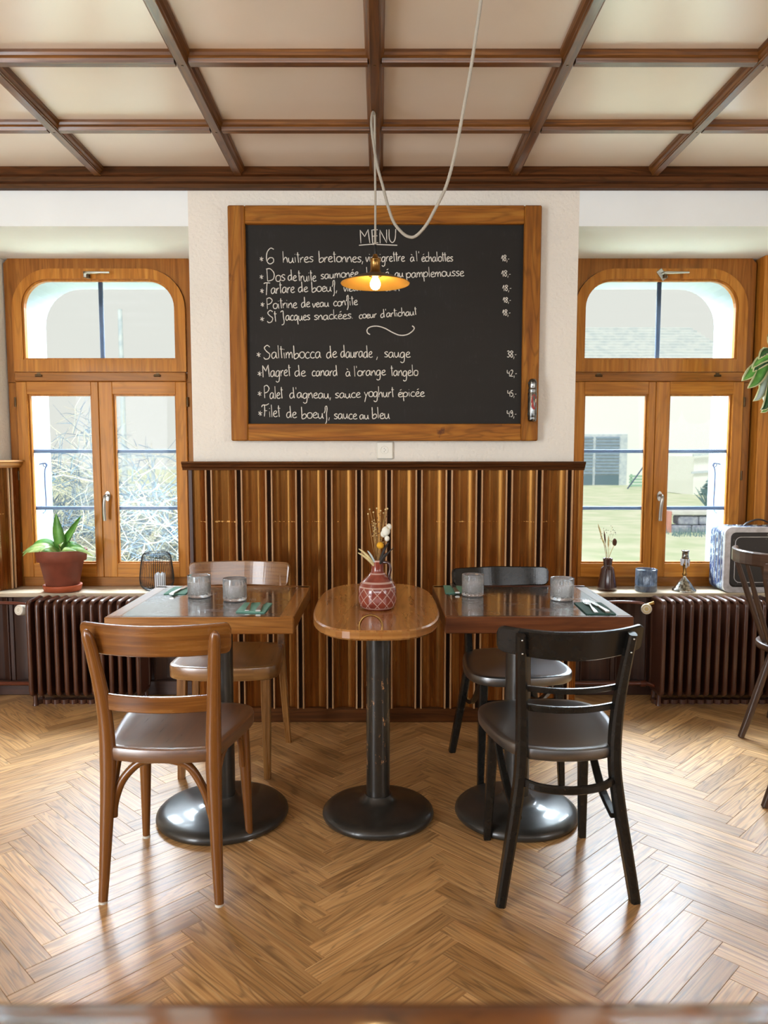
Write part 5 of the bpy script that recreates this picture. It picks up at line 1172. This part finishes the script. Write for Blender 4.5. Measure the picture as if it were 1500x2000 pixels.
def valve(label, x, z, xr, xp, mat, ring):
    root = thing('radiator_valve', label, 'valve', (x, 3.955, z), 0, 'radiator valves')
    m = MB(); T_ = Matrix.Rotation(math.radians(78), 4, 'X') @ Matrix.Rotation(math.radians(-18), 4, 'Y')
    m.M = T_; m.lathe([(0.014, -0.045), (0.020, -0.04), (0.023, -0.02), (0.0265, -0.012), (0.0275, 0.03), (0.0255, 0.035), (0.022, 0.0362)], 20); m.build('knob', mat, root)
    m = MB(T_); m.lathe([(0.014, 0.035), (0.019, 0.0375), (0.021, 0.0365)], 20, cap0=False, cap1=False); m.lathe([(0.0001, 0.037), (0.009, 0.0372), (0.011, 0.036)], 16, cap0=False, cap1=False); m.build('dial', ring, root)
    m = MB(); m.tube([(0.0, 0.03, 0.008), (xr * 0.5, 0.02, 0.02), (xr, 0.012, 0.03)], 0.011, 8); m.build('union', 'brass', root)
    m = MB(); m.tube(cat_rom([(0.0, 0.04, 0.012), (-0.01 if xp < 0 else 0.01, 0.045, 0.022), (xp * 0.4, 0.06, 0.026), (xp, 0.07, 0.022)], 4), 0.0085, 8); m.build('pipe', 'pipe_paint', root)
    return root
valve('white thermostat valve at the left radiator', -1.862, 0.497, 0.045, -0.30, 'white_plastic', 'old_white')
valve('cream ribbed thermostat valve at the right radiator', 1.392, 0.502, 0.045, -0.24, 'old_white', 'knob_ring')
for nm, xa, xb, lb in (('l', -2.1, -1.80, 'brown heating pipe low on the wall left of the left radiator'), ('r', 1.02, 1.457, 'brown heating pipe low on the wall left of the right radiator')):
    root = thing('heating_pipe', lb, 'pipe', (xa, 4.02, 0.085))
    m = MB(); m.tube([(0, 0, 0), (xb - xa - 0.03, 0, 0), (xb - xa, -0.06, 0.005)], 0.011, 10); m.build('pipe', 'pipe_paint', root)
    m = MB(); m.lathe([(0.017, -0.014), (0.017, 0.014)], 12); m.v = [Vector((xb - xa - 0.05 + v.z, v.x, v.y)) for v in m.v]; m.build('collar', 'pipe_paint', root)

# ================================================================== RIGHT EDGE: WINDSOR CHAIRS, HANGING PLANT
def windsor(label, loc, rot):
    mat = 'windsor_wood'; r = thing('windsor_chair', label, 'chair', loc, rot, 'dark spindle back chairs')
    o = [(0.20 * math.cos(2 * PI * k / 32), 0.20 * math.sin(2 * PI * k / 32) * (1.05 if math.sin(2 * PI * k / 32) > 0 else 0.95)) for k in range(32)]
    seat_loft(o, 0.445, 0.032, mat, r, 0.008)
    for a in (45, 135, 225, 315):
        a = math.radians(a); m = MB(); c_, s_ = math.cos(a), math.sin(a)
        m.tube([(0.14 * c_, 0.14 * s_, 0.42), (0.19 * c_, 0.19 * s_, 0.25), (0.235 * c_, 0.235 * s_, 0.10), (0.268 * c_, 0.268 * s_, 0.002)], [0.013, 0.018, 0.0175, 0.014], 10, up=(0, 0.01, 1)); m.build('leg', mat, r)
    A = [math.radians(a) for a in range(186, 355, 8)]; R = 0.30
    P = [(R * math.cos(a), R * math.sin(a) * 0.92 - 0.02, 0.845) for a in A]
    m = MB(); m.sweep(P, rect_sec(0.022, 0.062, 0.005), None, up=(0, 0, 1), smooth=False); m.build('crest_rail', mat, r)
    for a in range(196, 350, 18):
        a = math.radians(a); m = MB()
        m.tube([(0.165 * math.cos(a), 0.165 * math.sin(a), 0.44), (0.24 * math.cos(a), 0.235 * math.sin(a) - 0.01, 0.66), (R * math.cos(a) * 0.99, R * math.sin(a) * 0.91 - 0.02, 0.83)], [0.011, 0.012, 0.008], 8); m.build('spindle', mat, r)
    return r
w1 = windsor('dark spindle back chair in front of the suitcase and right radiator', (1.940, 3.455, 0), math.radians(-45))
copy_tree(w1, (1.696, 2.745, 0), math.radians(135), 'nearer dark spindle back chair at the right edge, only leg tip in view')
hp = thing('hanging_plant', 'variegated leafy plant in a white hanging pot at the right edge', 'plant', (1.975, 3.80, 1.50))
m = MB(); m.lathe([(0.04, 0.0), (0.07, 0.02), (0.095, 0.09), (0.098, 0.15), (0.102, 0.155), (0.102, 0.165), (0.094, 0.165), (0.09, 0.14)], 32, cap1=False); m.build('pot', 'ceramic_white', hp)
m = MB(); m.lathe([(0.0001, 0.145), (0.092, 0.145)], 20, cap0=False, cap1=False); m.build('soil', 'soil', hp)
m = MB()
for k in range(3):
    a = 2 * PI * k / 3; m.tube([(0.1 * math.cos(a), 0.1 * math.sin(a), 0.16), (0.0, 0.0, 0.75), (0, 0, 0.862)], 0.0018, 5)
m.build('hanger', 'cord_grey', hp)
rnd = random.Random(11)
HL = [((-0.155, 0.262), 0.030, 'leaf_dark'), ((-0.18, 0.22), 0.028, 'leaf_green'), ((-0.205, 0.165), 0.034, 'leaf_green'), ((-0.20, 0.125), 0.030, 'leaf_green'), ((-0.11, 0.335), 0.034, 'leaf_green'), ((-0.165, 0.065), 0.022, 'leaf_silver'), ((-0.15, 0.02), 0.024, 'leaf_dark'), ((-0.13, 0.01), 0.022, 'leaf_green'), ((-0.17, 0.205), 0.030, 'leaf_dark'), ((-0.05, 0.35), 0.03, 'leaf_dark'),
      ((0.02, 0.36), 0.03, 'leaf_green'), ((0.1, 0.33), 0.03, 'leaf_dark'), ((0.17, 0.26), 0.03, 'leaf_green'), ((0.2, 0.17), 0.03, 'leaf_dark'), ((0.19, 0.08), 0.03, 'leaf_green'), ((-0.09, 0.19), 0.028, 'leaf_silver'), ((-0.08, 0.25), 0.026, 'leaf_dark'), ((-0.12, 0.13), 0.024, 'leaf_silver')]
for (x, z), w_, mt in HL:
    m = MB(); yy = rnd.uniform(-0.11, 0.0)
    leaf(m, [(x * 0.12, yy * 0.2, 0.15), (x * 0.45, yy * 0.6, max(0.2, z * 0.75) + 0.07), (x * 0.8, yy, z + 0.035), (x, yy, z)], w_ * 0.8, 0.3); lf = m.build('leaf', mt, hp)
    m = MB(); leaf(m, [(x * 0.45, yy * 0.6 + 0.002, max(0.2, z * 0.75) + 0.069), (x * 0.8, yy + 0.002, z + 0.034), (x * 1.03, yy + 0.002, z - 0.003)], w_ * 0.92, 0.3); m.build('leaf_margin', 'leaf_rim', lf)

# ================================================================== FOREGROUND COUNTER
cn = thing('bar_counter', 'blurred wooden bar counter edge along the bottom of the picture', 'counter', (0, 0.06, 0))
m = MB(); pr = [(-0.33, 1.012), (0.264, 1.012), (0.276, 1.018), (0.2825, 1.028), (0.2825, 1.038), (0.2805, 1.0428), (0.274, 1.0452), (0.262, 1.0475), (0.252, 1.0495), (0.246, 1.050), (-0.33, 1.050)]
m.loft([[(xx, a, b) for a, b in pr] for xx in (-1.6, 1.6)], True, g=(1, 0, 0)); m.build('countertop', 'counter_wood', cn)
for k in range(8):
    m = MB(); m.box((-1.4 + 0.4 * k, 0.20, 0.507), (0.385, 0.02, 1.009), 0.004, (0, 0, 1)); m.build('front_board', 'dark_panel_wood', cn)

# ================================================================== OUTSIDE
def gstruct(name, mat, mb, label): return struct(mb.build(name, mat), label)
m = MB(); n = 30
V = []; F = []
rnd = random.Random(2)
for i in range(n + 1):
    for j in range(n + 1): V.append((-26 + 60 * i / n, 4.7 + 70 * (j / n) ** 1.6, -0.06 + 0.05 * math.sin(i * 1.3) * math.sin(j * 1.7)))
for i in range(n):
    for j in range(n): F.append((i * (n + 1) + j, (i + 1) * (n + 1) + j, (i + 1) * (n + 1) + j + 1, i * (n + 1) + j + 1))
m.add(V, F, True, None, (1, 0, 0)); gstruct('ground', 'grass', m, 'pale sunlit lawn outside')
hs = thing('house', 'white house with pale tiled hipped roof beyond the right window lawn', 'house', (9.5, 35, -0.05))
m = MB(); m.box((0, 4, 2.6), (13.4, 8, 5.2)); m.build('wall', 'house_white', hs)
m = MB(); E0, R0 = 7.3, 5.9
rows = 16
for k in range(rows):
    t0, t1 = k / rows, (k + 1) / rows
    def pt(t_, lift): return (E0 - (E0 - R0) * t_, -0.5 + 4.5 * t_ , 5.05 + 2.65 * t_ + lift)
    a, b = pt(t0, 0.10), pt(t1, 0.02); c = pt(t0, 0.0)
    m.add([(-a[0], a[1], a[2]), (a[0], a[1], a[2]), (b[0], b[1], b[2]), (-b[0], b[1], b[2]), (-a[0], a[1], c[2]), (a[0], a[1], c[2])], [(0, 1, 2, 3), (4, 5, 1, 0)], False, None, (1, 0, 0))
    a2 = (a[0], 8.5 - 4.5 * t0, a[2]); b2 = (b[0], 8.5 - 4.5 * t1, b[2])
    m.add([a, a2, b2, b], [(0, 1, 2, 3)]); m.add([(-a[0], a[1], a[2]), (-a2[0], a2[1], a2[2]), (-b2[0], b2[1], b2[2]), (-b[0], b[1], b[2])], [(3, 2, 1, 0)])
    m.add([(-a2[0], a2[1], a2[2]), (a2[0], a2[1], a2[2]), (b2[0], b2[1], b2[2]), (-b2[0], b2[1], b2[2])], [(3, 2, 1, 0)])
m.build('roof', 'roof_tile', hs)
m = MB(); m.box((0.25, -0.03, 1.16), (2.9, 0.06, 2.32), 0.01); wn = m.build('window', 'weathered_white', hs)
for xx, ww in ((-0.48, 1.25), (0.80, 1.08)):
    m = MB(); m.box((xx, -0.08, 0.24), (ww, 0.05, 0.46)); m.build('pane', 'dark_pane', wn)
    for k in range(12):
        m = MB(); m.box((xx, -0.10, 0.56 + 0.145 * k), (ww, 0.05, 0.085), 0.01); m.build('blind_slat', 'blind_blue', wn)
fe = thing('green_fence', 'low mint green slatted fence at the far end of the lawn', 'fence', (13.0, 33, -0.05))
for k in range(4):
    m = MB(); m.box((0, 0, 0.08 + 0.13 * k), (4.6, 0.04, 0.09)); m.build('slat', 'hedge_mint', fe)
for xx in (-2.2, -0.7, 0.8, 2.2):
    m = MB(); m.box((xx, 0.05, 0.28), (0.07, 0.06, 0.56)); m.build('post', 'hedge_mint', fe)
pl = thing('post_with_strut', 'pale post braced by a slanted strut beside the house window', 'post', (10.9, 31.5, -0.05))
m = MB(); m.box((0, 0, 0.75), (0.13, 0.13, 1.5), 0.02); m.build('post', 'weathered_white', pl)
m = MB(); m.tube([(-0.75, 0, 0.0), (-0.05, 0, 1.0)], 0.028, 6); m.build('strut', 'iron_blue', pl)
tf = thing('conifer', 'small blue green cone shaped conifer on the lawn', 'tree', (10.9, 25.2, -0.06))
m = MB(); rnd = random.Random(8)
for k in range(220):
    h_ = rnd.random(); a = rnd.uniform(0, 2 * PI); rr_ = 0.42 * (1 - h_) + 0.04
    m.tube([(0, 0, 0.1 + 0.75 * h_), (rr_ * math.cos(a), rr_ * math.sin(a), 0.05 + 0.75 * h_)], [0.05, 0.01], 4, caps=False)
m.build('foliage', 'conifer', tf)['kind'] = 'stuff'; m = MB(); m.tube([(0, 0, 0), (0, 0, 0.8)], [0.04, 0.01], 6); m.build('trunk', 'dried_brown', tf)
sh = thing('white_shed', 'long white shed with slanted eaves seen through the right window', 'shed', (14.2, 26.5, -0.06))
m = MB(); m.loft([[(-3.4, 0, z) for z in ()] or [(-3.4, 0, 0), (3.4, 0, 0), (3.4, 0, 1.9), (-3.4, 0, 1.35)], [(-3.4, 2.5, 0), (3.4, 2.5, 0), (3.4, 2.5, 1.9), (-3.4, 2.5, 1.35)]], False); m.build('wall', 'house_white', sh)
m = MB(); m.sweep([(-3.5, -0.15, 1.38), (3.5, -0.15, 1.95)], rect_sec(0.10, 0.08), None, up=(0, 0, 1), smooth=False); m.build('eave', 'weathered_white', sh)
m = MB(); m.sweep([(-3.5, -0.06, 0.78), (3.5, -0.06, 1.20)], rect_sec(0.05, 0.07), None, up=(0, 0, 1), smooth=False); m.build('rail', 'weathered_white', sh)
pw = thing('stone_planter', 'low grey stone planter wall with a reddish end post on the lawn', 'planter', (5.75, 13.4, -0.05))
for r_i in range(2):
    for k in range(4):
        m = MB(); m.box((-0.52 + 0.36 * k + 0.12 * (r_i % 2), 0.0, 0.075 + 0.155 * r_i), (0.345, 0.3, 0.145), 0.02); m.build('stone', 'stone_grey', pw)
m = MB(); m.box((0.1, 0, 0.365), (1.6, 0.36, 0.08), 0.015); m.build('coping', 'stone_pale', pw)
m = MB(); m.box((-0.74, -0.02, 0.19), (0.075, 0.3, 0.40), 0.01); m.build('end_post', 'post_red', pw)
sg = MB(); rnd = random.Random(4)
for k in range(500):
    x = rnd.uniform(4.9, 6.8); y = rnd.uniform(12.6, 13.2); h_ = rnd.uniform(0.05, 0.16)
    sg.tube([(x, y, -0.06), (x + rnd.uniform(-0.04, 0.04), y, -0.06 + h_)], [0.006, 0.002], 3, caps=False)
for k in range(40):
    x = rnd.uniform(6.0, 6.5); sg.tube([(6.25, 14.6, 0.3), (x, 14.6 + rnd.uniform(-0.2, 0.2), rnd.uniform(0.5, 0.72))], [0.012, 0.004], 3, caps=False)
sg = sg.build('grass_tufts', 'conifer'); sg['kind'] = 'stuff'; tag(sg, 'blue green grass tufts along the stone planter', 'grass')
# left garden: bare shrub, rail fence, utility pole, low hedge
bs = thing('bare_shrub', 'large bare twiggy shrub outside the left window', 'shrub', (-2.90, 9.7, -0.06))
rnd = random.Random(21)
def twig(mb, p, d, L, r, segs=4, droop=0.25):
    P = [Vector(p)]; d = Vector(d).normalized()
    for i in range(segs):
        d = (d + Vector((rnd.uniform(-.35, .35), rnd.uniform(-.35, .35), rnd.uniform(-.25, .2) - droop * 0.3))).normalized(); P.append(P[-1] + d * L / segs)
    mb.tube(P, [r * (1 - 0.75 * i / segs) for i in range(segs + 1)], 4, caps=False, smooth=True); return P
mains = []
for k in range(26):
    a = rnd.uniform(0, 2 * PI); m = MB(); P = twig(m, (0.15 * math.cos(a), 0.15 * math.sin(a), 0), (0.75 * math.cos(a), 0.75 * math.sin(a), 1.25), rnd.uniform(1.2, 2.1), 0.016, 6, 0.5); mains.append(P); m.build('branch', 'twig_pale', bs)
m1, m2 = MB(), MB()
for k in range(2600):
    P = rnd.choice(mains); p = rnd.choice(P[1:])
    twig(m1 if k % 2 else m2, p + Vector((rnd.uniform(-.12, .12), rnd.uniform(-.12, .12), rnd.uniform(-.1, .1))), (rnd.uniform(-1, 1), rnd.uniform(-1, 1), rnd.uniform(-0.6, 1)), rnd.uniform(0.15, 0.55), 0.0042, 3)
bs.scale = (1.22, 0.9, 1.25)
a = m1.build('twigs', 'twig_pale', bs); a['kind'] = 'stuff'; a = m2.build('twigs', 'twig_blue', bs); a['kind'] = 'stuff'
rf = thing('rail_fence', 'pale rail fence across the garden outside the left window', 'fence', (-9.5, 21, -0.05))
for zz, tl in ((0.55, 0.0), (1.02, 0.0), (1.28, 0.05)):
    m = MB(); m.sweep([(-6, 0, zz), (6, 0, zz + tl)], rect_sec(0.05, 0.07), None, up=(0, 0, 1), smooth=False); m.build('rail', 'weathered_white', rf)
m = MB(); m.sweep([(-0.8, 0.05, 1.0), (2.6, 0.05, 0.60)], rect_sec(0.03, 0.03), None, up=(0, 0, 1), smooth=False); m.build('brace', 'iron_blue', rf)
for xx in (-5.5, -3.3, -1.1, 1.1, 3.3, 5.5):
    m = MB(); m.box((xx, 0.06, 0.68), (0.1, 0.08, 1.36), 0.01); m.build('post', 'weathered_white', rf)
up_ = thing('utility_pole', 'pale blue grey pole standing behind the bare shrub', 'pole', (-5.8, 17.5, -0.05))
m = MB(); m.tube([(0, 0, 0), (0, 0, 4.6)], [0.07, 0.05], 10); m.build('pole', 'weathered_white', up_)
hg = thing('low_hedge', 'low twiggy hedge outside behind the potted plant', 'hedge', (-5.35, 11.9, -0.06))
m = MB()
for k in range(900): twig(m, (rnd.uniform(-0.55, 0.75), rnd.uniform(-0.3, 0.3), rnd.uniform(0, 0.5)), (rnd.uniform(-1, 1), rnd.uniform(-1, 1), 1.0), rnd.uniform(0.08, 0.25), 0.005, 2, 0)
hg.scale = (1.35, 1.0, 1.4)
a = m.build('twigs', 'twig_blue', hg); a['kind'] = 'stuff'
m = MB()
for k in range(9): twig(m, (rnd.uniform(-0.5, 0.7), 0, 0), (rnd.uniform(-.4, .4), 0, 1), 0.5, 0.012, 3, 0)
m.build('branch', 'twig_pale', hg)
# iron shutter stays on the outer reveals
for cx_, sgn, lb in ((-1.535, -1, 'thin iron hook hanging on the outer reveal of the left window'), (1.535, 1, 'thin iron hook on the outer reveal of the right window')):
    root = thing('shutter_hook', lb, 'hook', (cx_ + sgn * 0.462, 4.52, 1.02))
    m = MB(); d = -sgn
    m.tube(cat_rom([(0.0, 0, 0.23), (d * 0.03, 0, 0.235), (d * 0.036, 0.01, 0.22), (d * 0.03, 0.0, 0.19), (d * 0.024, 0.01, 0.10), (d * 0.022, 0.02, 0.0), (d * 0.024, 0.0, -0.045), (d * 0.016, -0.015, -0.055)], 4), 0.0045, 6); m.build('rod', 'iron_blue', root)
    m = MB(); m.tube([(d * 0.034 + 0.012 * math.cos(2 * PI * k / 12), -0.002, 0.226 + 0.012 * math.sin(2 * PI * k / 12)) for k in range(12)], 0.003, 5, closed=True); m.build('eye', 'iron_blue', root)
